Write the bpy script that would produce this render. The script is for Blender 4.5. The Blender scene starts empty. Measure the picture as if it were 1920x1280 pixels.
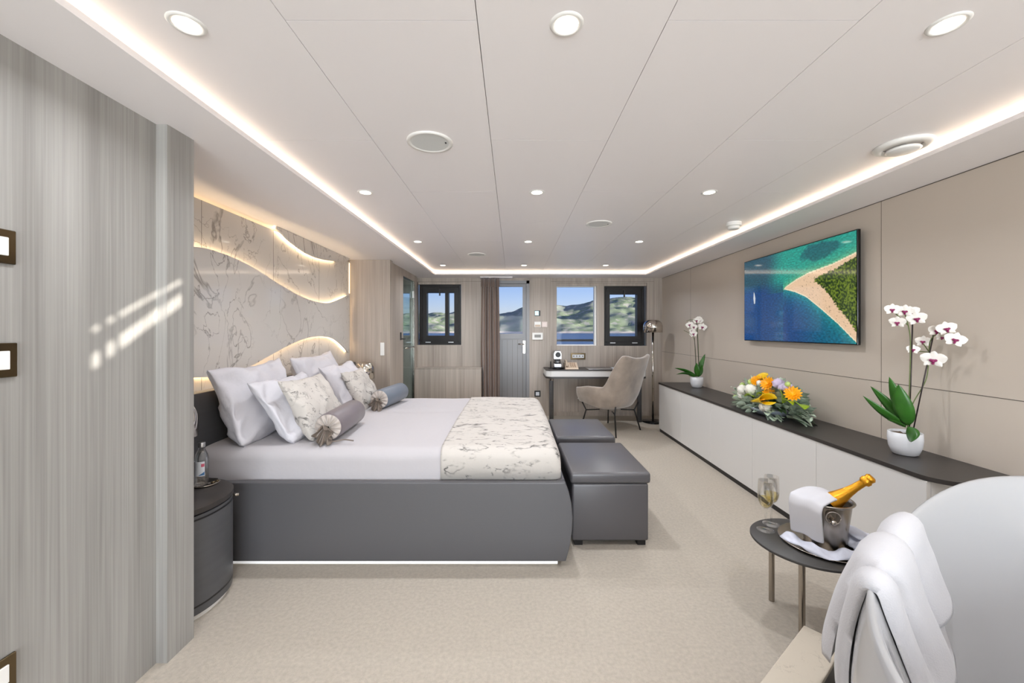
import bpy, bmesh, math, random
from mathutils import Vector, Matrix, Euler, noise
import numpy as np
random.seed(4)
PI = math.pi
sc = bpy.context.scene
COL = sc.collection

# ------------------------------------------------------------------ camera, world, sun, exposure
CAMZ, FPX = 1.32, 760.0
cam = bpy.data.objects.new('camera', bpy.data.cameras.new('camera'))
COL.objects.link(cam)
cam.location = (0, 0, CAMZ); cam.rotation_euler = (PI/2, 0, 0)
cam.data.sensor_width = 36; cam.data.lens = FPX/1920*36
cam.data.shift_x = -1/1920; cam.data.shift_y = -20/1920
cam.data.clip_start = 0.03; cam.data.clip_end = 20000
sc.camera = cam
sc.view_settings.view_transform = 'Standard'; sc.view_settings.look = 'None'
sc.view_settings.gamma = 1; sc.view_settings.use_curve_mapping = False
sc.view_settings.exposure = 0.10
sc.cycles.use_denoising = True
sc.cycles.sample_clamp_indirect = 4
sc.cycles.max_bounces = 10; sc.cycles.diffuse_bounces = 6
sc.cycles.transparent_max_bounces = 12; sc.cycles.transmission_bounces = 10
sc.cycles.caustics_reflective = False; sc.cycles.caustics_refractive = False

W = bpy.data.worlds.new('world'); sc.world = W; W.use_nodes = True
wn = W.node_tree.nodes; wl = W.node_tree.links
bg = wn['Background']
sky = wn.new('ShaderNodeTexSky'); sky.sky_type = 'NISHITA'; sky.sun_disc = False
sky.sun_elevation = math.radians(38); sky.sun_rotation = math.radians(200)
sky.air_density = 1.0; sky.dust_density = 0.4; sky.ozone_density = 2.0
hs = wn.new('ShaderNodeHueSaturation'); hs.inputs['Saturation'].default_value = 1.15
tint = wn.new('ShaderNodeMix'); tint.data_type = 'RGBA'; tint.blend_type = 'MULTIPLY'; tint.inputs[0].default_value = 1; tint.inputs[7].default_value = (.90, .86, 1.15, 1)
wl.new(sky.outputs[0], hs.inputs['Color']); wl.new(hs.outputs[0], tint.inputs[6]); wl.new(tint.outputs[2], bg.inputs[0])
bg.inputs[1].default_value = 0.09

sun = bpy.data.objects.new('sun', bpy.data.lights.new('sun', 'SUN')); COL.objects.link(sun)
SUN_DIR = Vector((-1.0, 0.60, -0.14)).normalized()          # travel direction of the light
sun.rotation_euler = SUN_DIR.to_track_quat('-Z', 'Y').to_euler()
sun.data.energy = 9.5; sun.data.angle = math.radians(0.35); sun.data.color = (1, 0.95, 0.87)
# area lamp added behind the camera, standing in for daylight from the rear opening
dl = bpy.data.objects.new('daylight_opening', bpy.data.lights.new('daylight_opening', 'AREA')); COL.objects.link(dl)
dl.data.shape = 'RECTANGLE'; dl.data.size = 3.3; dl.data.size_y = 2.0
dl.location = (0.45, -4.55, 1.0); dl.rotation_euler = (PI/2+.22, 0, 0)
dl.data.energy = 310; dl.data.color = (0.85, 0.93, 1.0)
LAMP_W, COVE_E = 6.0, 3.6

def px(x, y, Y): return Vector(((x-961)/FPX*Y, Y, CAMZ+(620-y)/FPX*Y))      # a point read off the photo at depth Y
def pxX(x, y, X):                                                            # the same on a plane of constant X
    Y = X*FPX/(x-961); return Vector((X, Y, CAMZ+(620-y)/FPX*Y))

# ------------------------------------------------------------------ materials
def lin(c):
    return tuple(((v/255)/12.92 if v/255 <= .04045 else ((v/255+.055)/1.055)**2.4) for v in c)+(1,)
MATS = {}
def mat(name, rgb=(200, 200, 200), rough=.5, metal=0, spec=.5, coat=0, bump=None, vary=None, trans=0, emit=None, es=0, sheen=0, ior=1.5):
    m = bpy.data.materials.new(name); m.use_nodes = True
    n = m.node_tree.nodes; l = m.node_tree.links; b = n['Principled BSDF']
    c = lin(rgb); b.inputs['Base Color'].default_value = c
    b.inputs['Roughness'].default_value = rough; b.inputs['Metallic'].default_value = metal
    b.inputs['Specular IOR Level'].default_value = spec; b.inputs['Coat Weight'].default_value = coat
    b.inputs['Transmission Weight'].default_value = trans; b.inputs['Sheen Weight'].default_value = sheen
    b.inputs['IOR'].default_value = ior
    if emit: b.inputs['Emission Color'].default_value = lin(emit); b.inputs['Emission Strength'].default_value = es
    tc = n.new('ShaderNodeTexCoord')
    if vary:                                    # (scale xyz, amount)
        mp = n.new('ShaderNodeMapping'); mp.inputs['Scale'].default_value = vary[0]
        t = n.new('ShaderNodeTexNoise'); t.inputs['Scale'].default_value = 1; t.inputs['Detail'].default_value = 5
        l.new(tc.outputs['Object'], mp.inputs[0]); l.new(mp.outputs[0], t.inputs['Vector'])
        r = n.new('ShaderNodeValToRGB'); r.color_ramp.elements[0].position = .3; r.color_ramp.elements[1].position = .7
        a = vary[1]
        r.color_ramp.elements[0].color = tuple(v*(1-a) for v in c[:3])+(1,)
        r.color_ramp.elements[1].color = tuple(min(1, v*(1+a)) for v in c[:3])+(1,)
        l.new(t.outputs['Fac'], r.inputs[0]); l.new(r.outputs[0], b.inputs['Base Color'])
    if bump:                                    # (scale xyz, strength, distance)
        mp = n.new('ShaderNodeMapping'); mp.inputs['Scale'].default_value = bump[0]
        t = n.new('ShaderNodeTexNoise'); t.inputs['Scale'].default_value = 1; t.inputs['Detail'].default_value = 4
        l.new(tc.outputs['Object'], mp.inputs[0]); l.new(mp.outputs[0], t.inputs['Vector'])
        bp = n.new('ShaderNodeBump'); bp.inputs['Strength'].default_value = bump[1]; bp.inputs['Distance'].default_value = bump[2]
        l.new(t.outputs['Fac'], bp.inputs['Height']); l.new(bp.outputs[0], b.inputs['Normal'])
    MATS[name] = m
    return m

def wood_mat(name, dark, light, across=9.0):
    """vertical-grain laminate: long stripes plus fine lines"""
    m = mat(name, light, rough=.45); n = m.node_tree.nodes; l = m.node_tree.links; b = n['Principled BSDF']
    tc = n.new('ShaderNodeTexCoord')
    def ns(sx, sz, detail, dist=0):
        mp = n.new('ShaderNodeMapping'); mp.inputs['Scale'].default_value = (sx, sx, sz)
        t = n.new('ShaderNodeTexNoise'); t.inputs['Scale'].default_value = 1; t.inputs['Detail'].default_value = detail
        t.inputs['Distortion'].default_value = dist
        l.new(tc.outputs['Object'], mp.inputs[0]); l.new(mp.outputs[0], t.inputs['Vector']); return t
    a = ns(across, .35, 3, .3); c = ns(150, 1.2, 4); d = ns(30, .9, 3, .8)
    m1 = n.new('ShaderNodeMix'); m1.data_type = 'FLOAT'; m1.inputs[0].default_value = .46
    l.new(a.outputs['Fac'], m1.inputs[2]); l.new(c.outputs['Fac'], m1.inputs[3])
    m2 = n.new('ShaderNodeMix'); m2.data_type = 'FLOAT'; m2.inputs[0].default_value = .3
    l.new(m1.outputs[0], m2.inputs[2]); l.new(d.outputs['Fac'], m2.inputs[3])
    r = n.new('ShaderNodeValToRGB'); r.color_ramp.elements[0].position = .36; r.color_ramp.elements[1].position = .64
    r.color_ramp.elements[0].color = lin(dark); r.color_ramp.elements[1].color = lin(light)
    l.new(m2.outputs[0], r.inputs[0]); l.new(r.outputs[0], b.inputs['Base Color'])
    return m

def vein_mat(name, base, vein, scale, width, rough, cover=.5, stretch=(1, 1, 1), coat=0, distort=1.4, seam=None, bumpy=0, mk=1.0):
    m = mat(name, base, rough=rough, coat=coat); n = m.node_tree.nodes; l = m.node_tree.links; b = n['Principled BSDF']
    tc = n.new('ShaderNodeTexCoord'); mp = n.new('ShaderNodeMapping'); mp.inputs['Scale'].default_value = stretch
    mp.inputs['Rotation'].default_value = (.5, .2, 0) if seam else (0, 0, 0)
    l.new(tc.outputs['Object'], mp.inputs[0])
    def vein(sc_, w, off, cov, msc):
        t = n.new('ShaderNodeTexNoise'); t.noise_dimensions = '4D'; t.inputs['W'].default_value = off
        t.inputs['Scale'].default_value = sc_; t.inputs['Detail'].default_value = 5; t.inputs['Distortion'].default_value = distort
        l.new(mp.outputs[0], t.inputs['Vector'])
        s = n.new('ShaderNodeMath'); s.operation = 'SUBTRACT'; s.inputs[1].default_value = .5; l.new(t.outputs['Fac'], s.inputs[0])
        ab = n.new('ShaderNodeMath'); ab.operation = 'ABSOLUTE'; l.new(s.outputs[0], ab.inputs[0])
        mr = n.new('ShaderNodeMapRange'); mr.inputs[1].default_value = 0; mr.inputs[2].default_value = w
        mr.inputs[3].default_value = 1; mr.inputs[4].default_value = 0; l.new(ab.outputs[0], mr.inputs[0])
        k = n.new('ShaderNodeTexNoise'); k.noise_dimensions = '4D'; k.inputs['W'].default_value = off+7
        k.inputs['Scale'].default_value = msc; k.inputs['Detail'].default_value = 2; l.new(mp.outputs[0], k.inputs['Vector'])
        kr = n.new('ShaderNodeMapRange'); kr.inputs[1].default_value = 1-cov-.08; kr.inputs[2].default_value = 1-cov+.08; l.new(k.outputs['Fac'], kr.inputs[0])
        mu = n.new('ShaderNodeMath'); mu.operation = 'MULTIPLY'; l.new(mr.outputs[0], mu.inputs[0]); l.new(kr.outputs[0], mu.inputs[1])
        return mu
    v1 = vein(scale, width, 0, cover, scale*.9*mk); v2 = vein(scale*2.3, width*.8, 3, cover*.92, scale*1.3*mk)
    mx = n.new('ShaderNodeMath'); mx.operation = 'MAXIMUM'; l.new(v1.outputs[0], mx.inputs[0]); l.new(v2.outputs[0], mx.inputs[1])
    mc = n.new('ShaderNodeMix'); mc.data_type = 'RGBA'; mc.inputs[6].default_value = lin(base); mc.inputs[7].default_value = lin(vein_rgb := vein_colour[name])
    l.new(mx.outputs[0], mc.inputs[0]); l.new(mc.outputs[2], b.inputs['Base Color'])
    if bumpy:
        t = n.new('ShaderNodeTexNoise'); t.inputs['Scale'].default_value = 9; t.inputs['Detail'].default_value = 4
        l.new(tc.outputs['Object'], t.inputs['Vector'])
        bp = n.new('ShaderNodeBump'); bp.inputs['Strength'].default_value = bumpy; bp.inputs['Distance'].default_value = .02
        l.new(t.outputs['Fac'], bp.inputs['Height']); l.new(bp.outputs[0], b.inputs['Normal'])
    return m
vein_colour = {'marble': (150, 144, 138), 'marble_fabric': (52, 50, 48), 'ledge_stone': (150, 140, 124)}

M = {}
M['ceiling'] = mat('ceiling_paint', (247, 243, 243), .42)
M['ceiling_gap'] = mat('ceiling_gap', (170, 166, 160), .7)
M['carpet'] = mat('carpet', (187, 178, 165), .95, spec=.1, bump=((230, 230, 230), .9, .004), vary=((60, 60, 60), .09))
M['wood_left'] = wood_mat('wood_left', (134, 131, 127), (170, 168, 163), 8)
M['wood'] = wood_mat('wood', (152, 141, 130), (190, 179, 168), 7)
M['wall'] = mat('wall_panel_beige', (204, 193, 180), .32, spec=.4)
M['seam'] = mat('seam', (92, 84, 76), .8)
M['marble'] = vein_mat('marble', (210, 205, 199), None, 1.4, .011, .06, cover=.52, stretch=(1, 1.2, .75), seam=True)
M['fabric_m'] = vein_mat('marble_fabric', (193, 187, 180), None, 7.0, .042, .8, cover=.43, stretch=(.8, 1.6, 1.6), distort=.7, bumpy=.25, mk=1.7)
M['ledge'] = vein_mat('ledge_stone', (196, 186, 170), None, 14, .02, .4, cover=.4)
M['charcoal'] = mat('charcoal_leather', (84, 83, 85), .42, spec=.5, bump=((90, 90, 90), .08, .003))
M['charcoal2'] = mat('charcoal_veneer', (82, 82, 84), .38, vary=((3, 3, 40), .06))
M['otto'] = mat('ottoman_leather', (84, 82, 84), .35, spec=.6, bump=((140, 140, 140), .06, .003))
M['counter'] = mat('counter_dark', (58, 54, 52), .38, vary=((60, 60, 60), .04))
M['cabinet'] = mat('cabinet_white', (226, 225, 223), .22, spec=.5)
M['black'] = mat('black', (24, 23, 24), .4)
M['blackgloss'] = mat('black_gloss', (12, 12, 14), .12)
M['sheet'] = mat('white_linen', (184, 180, 182), .85, spec=.15, sheen=.15, bump=((5, 5, 5), .25, .03))
M['pillow'] = mat('pillow_linen', (205, 203, 208), .85, spec=.15, bump=((9, 9, 9), .35, .03))
M['bolster'] = mat('bolster_satin', (108, 98, 102), .42, sheen=.12)
M['bolster_b'] = mat('bolster_blue_satin', (96, 104, 116), .42, sheen=.12)
M['satin'] = mat('satin_ruffle', (178, 168, 160), .28, sheen=.3)
M['satin_d'] = mat('satin_edge', (120, 108, 98), .3)
M['chrome'] = mat('chrome', (205, 198, 190), .06, metal=1)
M['steel'] = mat('brushed_steel', (170, 162, 152), .27, metal=1, bump=((30, 30, 400), .05, .001))
M['bronze'] = mat('bronze_plate', (112, 98, 76), .18, metal=1)
M['white'] = mat('white_plastic', (238, 237, 233), .35)
M['tub'] = mat('tub_acrylic', (176, 176, 177), .12, spec=.5)
M['towel'] = mat('towel_terry', (196, 195, 198), .95, spec=.05, sheen=.3, bump=((220, 220, 220), .35, .004))
M['napkin'] = mat('napkin_linen', (208, 208, 213), .9, spec=.1)
M['napkin_b'] = mat('napkin_blue_white', (214, 217, 230), .85, vary=((18, 18, 18), .12))
M['velvet'] = mat('velvet', (146, 132, 119), .75, sheen=.9, vary=((5, 5, 5), .34), bump=((5, 5, 5), .15, .02))
M['frame'] = mat('window_frame_dark', (27, 23, 21), .38, spec=.3)
M['bluemetal'] = mat('door_grey', (138, 138, 140), .35)
M['curtain'] = mat('curtain_taupe', (122, 98, 83), .6, sheen=.5)
M['leaf'] = mat('orchid_leaf', (48, 100, 30), .35, vary=((12, 12, 12), .2))
M['stem'] = mat('orchid_stem', (96, 110, 60), .5)
M['stake'] = mat('orchid_stake', (46, 36, 34), .5)
M['petal'] = mat('orchid_petal', (244, 240, 232), .55)
M['lip'] = mat('orchid_lip', (140, 36, 92), .5)
M['pot'] = mat('ceramic_white', (236, 238, 242), .25, bump=((40, 40, 90), .15, .004))
M['bark'] = mat('bark_chips', (92, 72, 52), .9, bump=((90, 90, 90), .8, .01))
M['euc'] = mat('eucalyptus', (182, 198, 178), .55, vary=((10, 10, 10), .2))
M['lime'] = mat('lime_petal', (140, 172, 30), .35)
M['yellow'] = mat('yellow_petal', (236, 196, 22), .4)
M['orange'] = mat('orange_petal', (250, 176, 16), .45)
M['whitefl'] = mat('white_petal', (240, 238, 226), .6)
M['lilac'] = mat('lilac_petal', (204, 190, 214), .6)
M['greenfl'] = mat('pale_green_petal', (182, 204, 116), .5)
M['darkleaf'] = mat('dark_leaf', (92, 118, 78), .5)
M['gold'] = mat('gold_foil', (226, 160, 44), .3, metal=.85, bump=((60, 60, 60), .4, .006))
M['bottle_dark'] = mat('bottle_dark', (18, 24, 22), .08)
M['silver_cap'] = mat('silver_cap', (190, 190, 192), .3, metal=1)
M['tag_white'] = mat('paper_label', (226, 230, 236), .6)
M['pink'] = mat('label_pink', (206, 96, 120), .6)
M['blue'] = mat('label_blue', (70, 120, 170), .6)
M['beige_pl'] = mat('phone_beige', (206, 186, 164), .5)
M['grey'] = mat('grey', (150, 148, 144), .5)
M['lampglow'] = mat('downlight_lens', (255, 248, 236), .5, emit=(255, 244, 226), es=9)
M['led'] = mat('led_strip', (255, 236, 200), .5, emit=(255, 241, 220), es=COVE_E)
M['ledhot'] = mat('led_strip_wall', (255, 236, 200), .5, emit=(255, 222, 176), es=55.0)
M['ledmid'] = mat('led_strip_mid', (255, 236, 200), .5, emit=(255, 222, 176), es=5)
M['ledsoft'] = mat('led_strip_soft', (255, 236, 200), .5, emit=(255, 222, 176), es=1.5)
M['ledwhite'] = mat('led_plinth', (255, 255, 255), .5, emit=(255, 255, 255), es=.35)
M['scr'] = mat('touch_screen', (180, 220, 235), .3, emit=(190, 228, 240), es=.7)
M['stone_bath'] = mat('bathroom_wall', (118, 128, 126), .3)
M['deck'] = mat('deck_white', (224, 224, 220), .6)

def window_glass(name, tint=(1, 1, 1, 1), refl=.12):
    m = bpy.data.materials.new(name); m.use_nodes = True; n = m.node_tree.nodes; l = m.node_tree.links; n.clear()
    o = n.new('ShaderNodeOutputMaterial'); t = n.new('ShaderNodeBsdfTransparent'); t.inputs[0].default_value = tint
    g = n.new('ShaderNodeBsdfGlossy'); g.inputs['Roughness'].default_value = .02; g.inputs[0].default_value = (1, 1, 1, 1)
    f = n.new('ShaderNodeFresnel'); f.inputs[0].default_value = 1.45
    k = n.new('ShaderNodeMath'); k.operation = 'MULTIPLY'; k.inputs[1].default_value = refl*8; l.new(f.outputs[0], k.inputs[0])
    mx = n.new('ShaderNodeMixShader'); l.new(k.outputs[0], mx.inputs[0]); l.new(t.outputs[0], mx.inputs[1]); l.new(g.outputs[0], mx.inputs[2])
    l.new(mx.outputs[0], o.inputs[0]); return m
M['glass'] = window_glass('thin_clear_glass', (.99, .99, .99, 1), .06)
M['wine'] = window_glass('sparkling_wine', (.97, .90, .62, 1), .10)
M['water'] = window_glass('clear_water', (.97, .99, .99, 1), .08)
M['pane'] = window_glass('window_glass', (.98, .99, 1, 1), .012)
M['door_glass'] = window_glass('tinted_glass', (.72, .80, .81, 1), .03)

# ------------------------------------------------------------------ geometry helpers
def obj(name, bm, m, parent=None, smooth=False, angle=None, **props):
    me = bpy.data.meshes.new(name); bm.normal_update(); bm.to_mesh(me); bm.free()
    for mm in (m if isinstance(m, (list, tuple)) else [m]): me.materials.append(mm)
    o = bpy.data.objects.new(name, me); COL.objects.link(o)
    if smooth or angle:
        for p in me.polygons: p.use_smooth = True
        if angle is not None:
            bm2 = bmesh.new(); bm2.from_mesh(me)
            for e in bm2.edges:
                if len(e.link_faces) == 2 and e.calc_face_angle(0) > math.radians(angle): e.smooth = False
            bm2.to_mesh(me); bm2.free()
    if parent:
        o.parent = parent; o.matrix_parent_inverse = Matrix.Translation(parent.location).inverted() if parent.type != 'EMPTY' or True else o.matrix_parent_inverse
        o.matrix_parent_inverse = parent_world(parent).inverted()
    for k, v in props.items(): o[k] = v
    return o
def parent_world(p):
    m = p.matrix_basis.copy()
    while p.parent:
        m = p.parent.matrix_basis @ p.matrix_parent_inverse @ m if False else (p.parent.matrix_basis @ (p.matrix_parent_inverse @ m))
        p = p.parent
    return m
def thing(name, label, cat, loc=(0, 0, 0), group=None):
    o = bpy.data.objects.new(name, None); COL.objects.link(o); o.location = loc
    o.empty_display_size = .05
    o['label'] = label; o['category'] = cat
    if group: o['group'] = group
    return o
def tag(o, label, cat, group=None):
    o['label'] = label; o['category'] = cat
    if group: o['group'] = group
    return o
def struct(name, bm, m, **k):
    o = obj(name, bm, m, **k); o['kind'] = 'structure'; return o
def B(): return bmesh.new()
def box(bm, x0, x1, y0, y1, z0, z1, mi=0):
    v = [bm.verts.new(p) for p in ((x0, y0, z0), (x1, y0, z0), (x1, y1, z0), (x0, y1, z0), (x0, y0, z1), (x1, y0, z1), (x1, y1, z1), (x0, y1, z1))]
    for f in ((0, 3, 2, 1), (4, 5, 6, 7), (0, 1, 5, 4), (1, 2, 6, 5), (2, 3, 7, 6), (3, 0, 4, 7)):
        fc = bm.faces.new([v[i] for i in f]); fc.material_index = mi
    return v
def rbox(x0, x1, y0, y1, z0, z1, r=.01, seg=3):
    bm = B(); box(bm, x0, x1, y0, y1, z0, z1)
    bmesh.ops.bevel(bm, geom=bm.edges[:], offset=r, segments=seg, profile=.5, affect='EDGES', clamp_overlap=True)
    return bm
def join(*bms):
    out = bms[0]
    for b in bms[1:]:
        me = bpy.data.meshes.new('tmp'); b.to_mesh(me); b.free(); out.from_mesh(me); bpy.data.meshes.remove(me)
    return out
def prism(bm, pts, axis, a0, a1, mi=0):
    """polygon pts (2D) extruded along an axis ('x','y','z')"""
    def mk(p, a):
        return {'x': (a, p[0], p[1]), 'y': (p[0], a, p[1]), 'z': (p[0], p[1], a)}[axis]
    A = [bm.verts.new(mk(p, a0)) for p in pts]; Bv = [bm.verts.new(mk(p, a1)) for p in pts]
    n = len(pts)
    fs = [bm.faces.new(A), bm.faces.new(Bv[::-1])]
    for i in range(n): fs.append(bm.faces.new([A[i], Bv[i], Bv[(i+1) % n], A[(i+1) % n]]))
    for f in fs: f.material_index = mi
    bmesh.ops.recalc_face_normals(bm, faces=fs)
def lathe(bm, prof, c=(0, 0, 0), n=32, mi=0, mtx=None, sx=1, sy=1):
    """prof: list of (r, z)"""
    rings = []
    for r, z in prof:
        if r < 1e-6:
            p = Vector((0, 0, z)); p = (mtx @ p) if mtx else p+Vector(c)
            rings.append([bm.verts.new(p)])
        else:
            ring = []
            for i in range(n):
                a = 2*PI*i/n; p = Vector((r*math.cos(a)*sx, r*math.sin(a)*sy, z)); p = (mtx @ p) if mtx else p+Vector(c)
                ring.append(bm.verts.new(p))
            rings.append(ring)
    for A, Bv in zip(rings, rings[1:]):
        if len(A) == 1 and len(Bv) == 1: continue
        for i in range(n):
            j = (i+1) % n
            if len(A) == 1: f = bm.faces.new([A[0], Bv[j], Bv[i]])
            elif len(Bv) == 1: f = bm.faces.new([A[i], A[j], Bv[0]])
            else: f = bm.faces.new([A[i], A[j], Bv[j], Bv[i]])
            f.material_index = mi
    return bm
def tube(bm, pts, r, n=10, cap=True, mi=0):
    pts = [Vector(p) for p in pts]; rings = []
    rr = r if isinstance(r, (list, tuple)) else [r]*len(pts)
    up = None
    for i, p in enumerate(pts):
        d = (pts[min(i+1, len(pts)-1)]-pts[max(i-1, 0)]).normalized()
        if up is None:
            up = Vector((0, 0, 1)) if abs(d.z) < .9 else Vector((1, 0, 0))
        s = d.cross(up).normalized(); up = s.cross(d).normalized()
        rings.append([bm.verts.new(p+(s*math.cos(2*PI*k/n)+up*math.sin(2*PI*k/n))*rr[i]) for k in range(n)])
    for A, C in zip(rings, rings[1:]):
        for k in range(n):
            f = bm.faces.new([A[k], A[(k+1) % n], C[(k+1) % n], C[k]]); f.material_index = mi
    if cap:
        bm.faces.new(rings[0][::-1]); bm.faces.new(rings[-1])
    return bm
def grid(bm, fn, nu, nv, closeu=False, mi=0):
    V = [[bm.verts.new(fn(i/(nu if closeu else nu-1), j/(nv-1))) for j in range(nv)] for i in range(nu)]
    for i in range(nu if closeu else nu-1):
        for j in range(nv-1):
            k = (i+1) % nu
            f = bm.faces.new([V[i][j], V[k][j], V[k][j+1], V[i][j+1]]); f.material_index = mi
    return V
def solid(o, t, off=-1, sub=0, bev=0):
    m = o.modifiers.new('solidify', 'SOLIDIFY'); m.thickness = t; m.offset = off
    if bev:
        b = o.modifiers.new('bevel', 'BEVEL'); b.width = bev; b.segments = 2
    if sub:
        s = o.modifiers.new('subdiv', 'SUBSURF'); s.levels = sub; s.render_levels = sub
    return o
def smooth_path(pts, k=6):
    """Catmull-Rom through pts"""
    P = [Vector(p) for p in pts]; out = []
    for i in range(len(P)-1):
        p0, p1, p2, p3 = P[max(i-1, 0)], P[i], P[i+1], P[min(i+2, len(P)-1)]
        for j in range(k):
            t = j/k
            out.append(.5*((2*p1)+(p2-p0)*t+(2*p0-5*p1+4*p2-p3)*t*t+(3*p1-p0-3*p2+p3)*t**3))
    out.append(P[-1]); return out

# ------------------------------------------------------------------ the room
H, HC = 2.14, 2.20                   # soffit height, raised ceiling height
XR, YF, YB = 2.33, 6.31, -4.6        # right wall, far wall, back wall
XM = -1.88                           # marble wall
b = B(); box(b, -4.2, 2.6, -4.7, 6.6, -.1, 0); struct('floor', b, M['carpet'])

# raised ceiling panels, laid in staggered strips with narrow gaps
CX0, CX1, CYF = -1.137, 1.955, 5.92
b = B(); xs = [-1.40, -1.19, -.645, -.10, .44, .985, 1.535, 2.15]
for i, (x0, x1) in enumerate(zip(xs, xs[1:])):
    ph = 1.15 if i % 2 == 0 else 1.87
    ys = [-4.6]+[ph+1.42*k for k in range(-4, 4) if -4.5 < ph+1.42*k < 6.0]+[6.1]
    for y0, y1 in zip(ys, ys[1:]):
        box(b, x0+.0012, x1-.0012, y0+.0012, y1-.0012, HC, HC+.02)
ceil = struct('ceiling', b, M['ceiling'])
b = B(); box(b, -4.2, 2.5, -4.7, 6.5, HC+.021, HC+.06); struct('ceiling_backing', b, M['ceiling_gap'], )
# lowered soffit around the cove
b = B()
box(b, -4.2, CX0, -4.6, YF+.14, H, H+.02)
box(b, CX1, XR+.05, -4.6, YF+.14, H, H+.02)
box(b, CX0, CX1, CYF, YF+.14, H, H+.02)
box(b, -4.2, CX0-.075, -4.6, YF+.14, H+.02, HC+.02)
box(b, CX1+.075, XR+.05, -4.6, YF+.14, H+.02, HC+.02)
box(b, CX0-.075, CX1+.075, CYF+.075, YF+.14, H+.02, HC+.02)
struct('ceiling_border', b, M['ceiling'])
for nm, lab, bx_ in (('cove_light_strip', 'warm glowing light strip in the ceiling cove along the left side', (CX0-.07, CX0-.055, -4.5, CYF+.05, H+.022, H+.032)),
                ('cove_light_strip', 'warm glowing light strip in the ceiling cove along the right side', (CX1+.055, CX1+.07, -4.5, CYF+.05, H+.022, H+.032)),
                ('cove_light_strip', 'warm glowing light strip in the ceiling cove above the far windows', (CX0-.05, CX1+.05, CYF+.055, CYF+.07, H+.022, H+.032))):
    b = B(); box(b, *bx_); tag(obj(nm, b, M['led']), lab, 'light strip', 'cove light strips')

# walls
b = B(); box(b, XR, XR+.12, .2, YF+.14, 0, H); 
struct('wall_right', b, M['wall'])
b = B()                                                # fine panel joints of the right wall
def zl(xp, yp): return pxX(xp, yp, XR).z
box(b, XR-.0015, XR, .2, YF, .997, 1.000)
for yy in (2.56, 5.30): box(b, XR-.001, XR, yy, yy+.002, 0, H)
box(b, XR-.002, XR, .2, YF, H-.004, H)
struct('trim_1', b, M['seam'])
# right wall behind the camera: an opening that holds the added sun gobo
b = B()
box(b, XR, XR+.12, -4.6, -1.25, 0, H); box(b, XR, XR+.12, .0, .2, 0, H); box(b, XR, XR+.12, -1.25, 0, 0, .9); box(b, XR, XR+.12, -1.25, 0, 2.12, H)
struct('wall_right_rear', b, M['wall'])
b = B(); box(b, -4.2, -1.25, -4.7, -4.6, 0, H); box(b, 2.15, 2.6, -4.7, -4.6, 0, H)
struct('wall_back', b, M['wall'])
# added unseen gobo: two slanted slots shape the sun patch on the left wall
S0 = Vector((XR+.06, 0, 0))
def gobo():
    b = B(); X0, X1 = XR+.05, XR+.07
    tr = (XR+.06+1.40)/abs(SUN_DIR.x)
    def back(Y, z): return (Y-SUN_DIR.y*tr, z-SUN_DIR.z*tr)      # where the ray that reaches (Y, z) on the left wall comes from
    bands = [((1.35, 1.320), (1.70, 1.525), .026), ((1.37, 1.225), (1.70, 1.450), .060)]
    # solid pieces block everything but the two slots
    ylo, yhi = -1.25, 0.0
    def line(p, q, y): 
        t = (y-p[0])/(q[0]-p[0]); return p[1]+(q[1]-p[1])*t
    edges = []
    for p, q, w in bands:
        P, Q = back(*p), back(*q); edges.append((P, Q, w))
    (P1, Q1, w1), (P2, Q2, w2) = edges
    y0, y1 = min(P1[0], P2[0]), max(Q1[0], Q2[0])
    box(b, X0, X1, ylo, y0, .9, 2.12); box(b, X0, X1, y1, yhi, .9, 2.12)
    # top, middle and bottom pieces of the gobo
    t1 = [(y0, line(P1, Q1, y0)+w1/2), (y1, line(P1, Q1, y1)+w1/2), (y1, 2.12), (y0, 2.12)]
    t2 = [(y0, line(P2, Q2, y0)+w2/2), (y1, line(P2, Q2, y1)+w2/2), (y1, line(P1, Q1, y1)-w1/2), (y0, line(P1, Q1, y0)-w1/2)]
    t3 = [(y0, .9), (y1, .9), (y1, line(P2, Q2, y1)-w2/2), (y0, line(P2, Q2, y0)-w2/2)]
    for t in (t1, t2, t3): prism(b, t, 'x', X0, X1)
    for fr, wd in ((.12, .022), (.27, .014)):
        yy = y0+(y1-y0)*fr; box(b, X0-.01, X0-.002, yy, yy+wd, .9, 2.12)
    return b
o = obj('sun_gobo', gobo(), M['white']); tag(o, 'unseen white gobo added to shape the sun streaks on the left wall', 'gobo')

# left foreground wall in pale wood with a stepped end post
b = B(); box(b, -1.56, -1.416, YB, 1.61, 0, H); struct('wall_left', b, M['wood_left'])
b = B(); box(b, -1.56, -1.372, 1.61, 1.745, 0, H); struct('wall_left_post', b, M['wood_left'])
b = B(); box(b, -1.95, -1.56, 1.55, 1.60, 0, H); struct('wall_left_return', b, M['wood_left'])
# marble wall base
b = B(); box(b, XM-.03, XM, 1.6, 4.68, 0, H-.03); box(b, XM-.14, XM-.10, 1.6, 4.75, 0, H); struct('wall_marble', b, M['marble'])
b = B()
for yy in (2.449, 3.185, 3.936): box(b, XM, XM+.0008, yy, yy+.002, .9, H-.03)
struct('trim_2', b, M['seam'])

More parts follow.
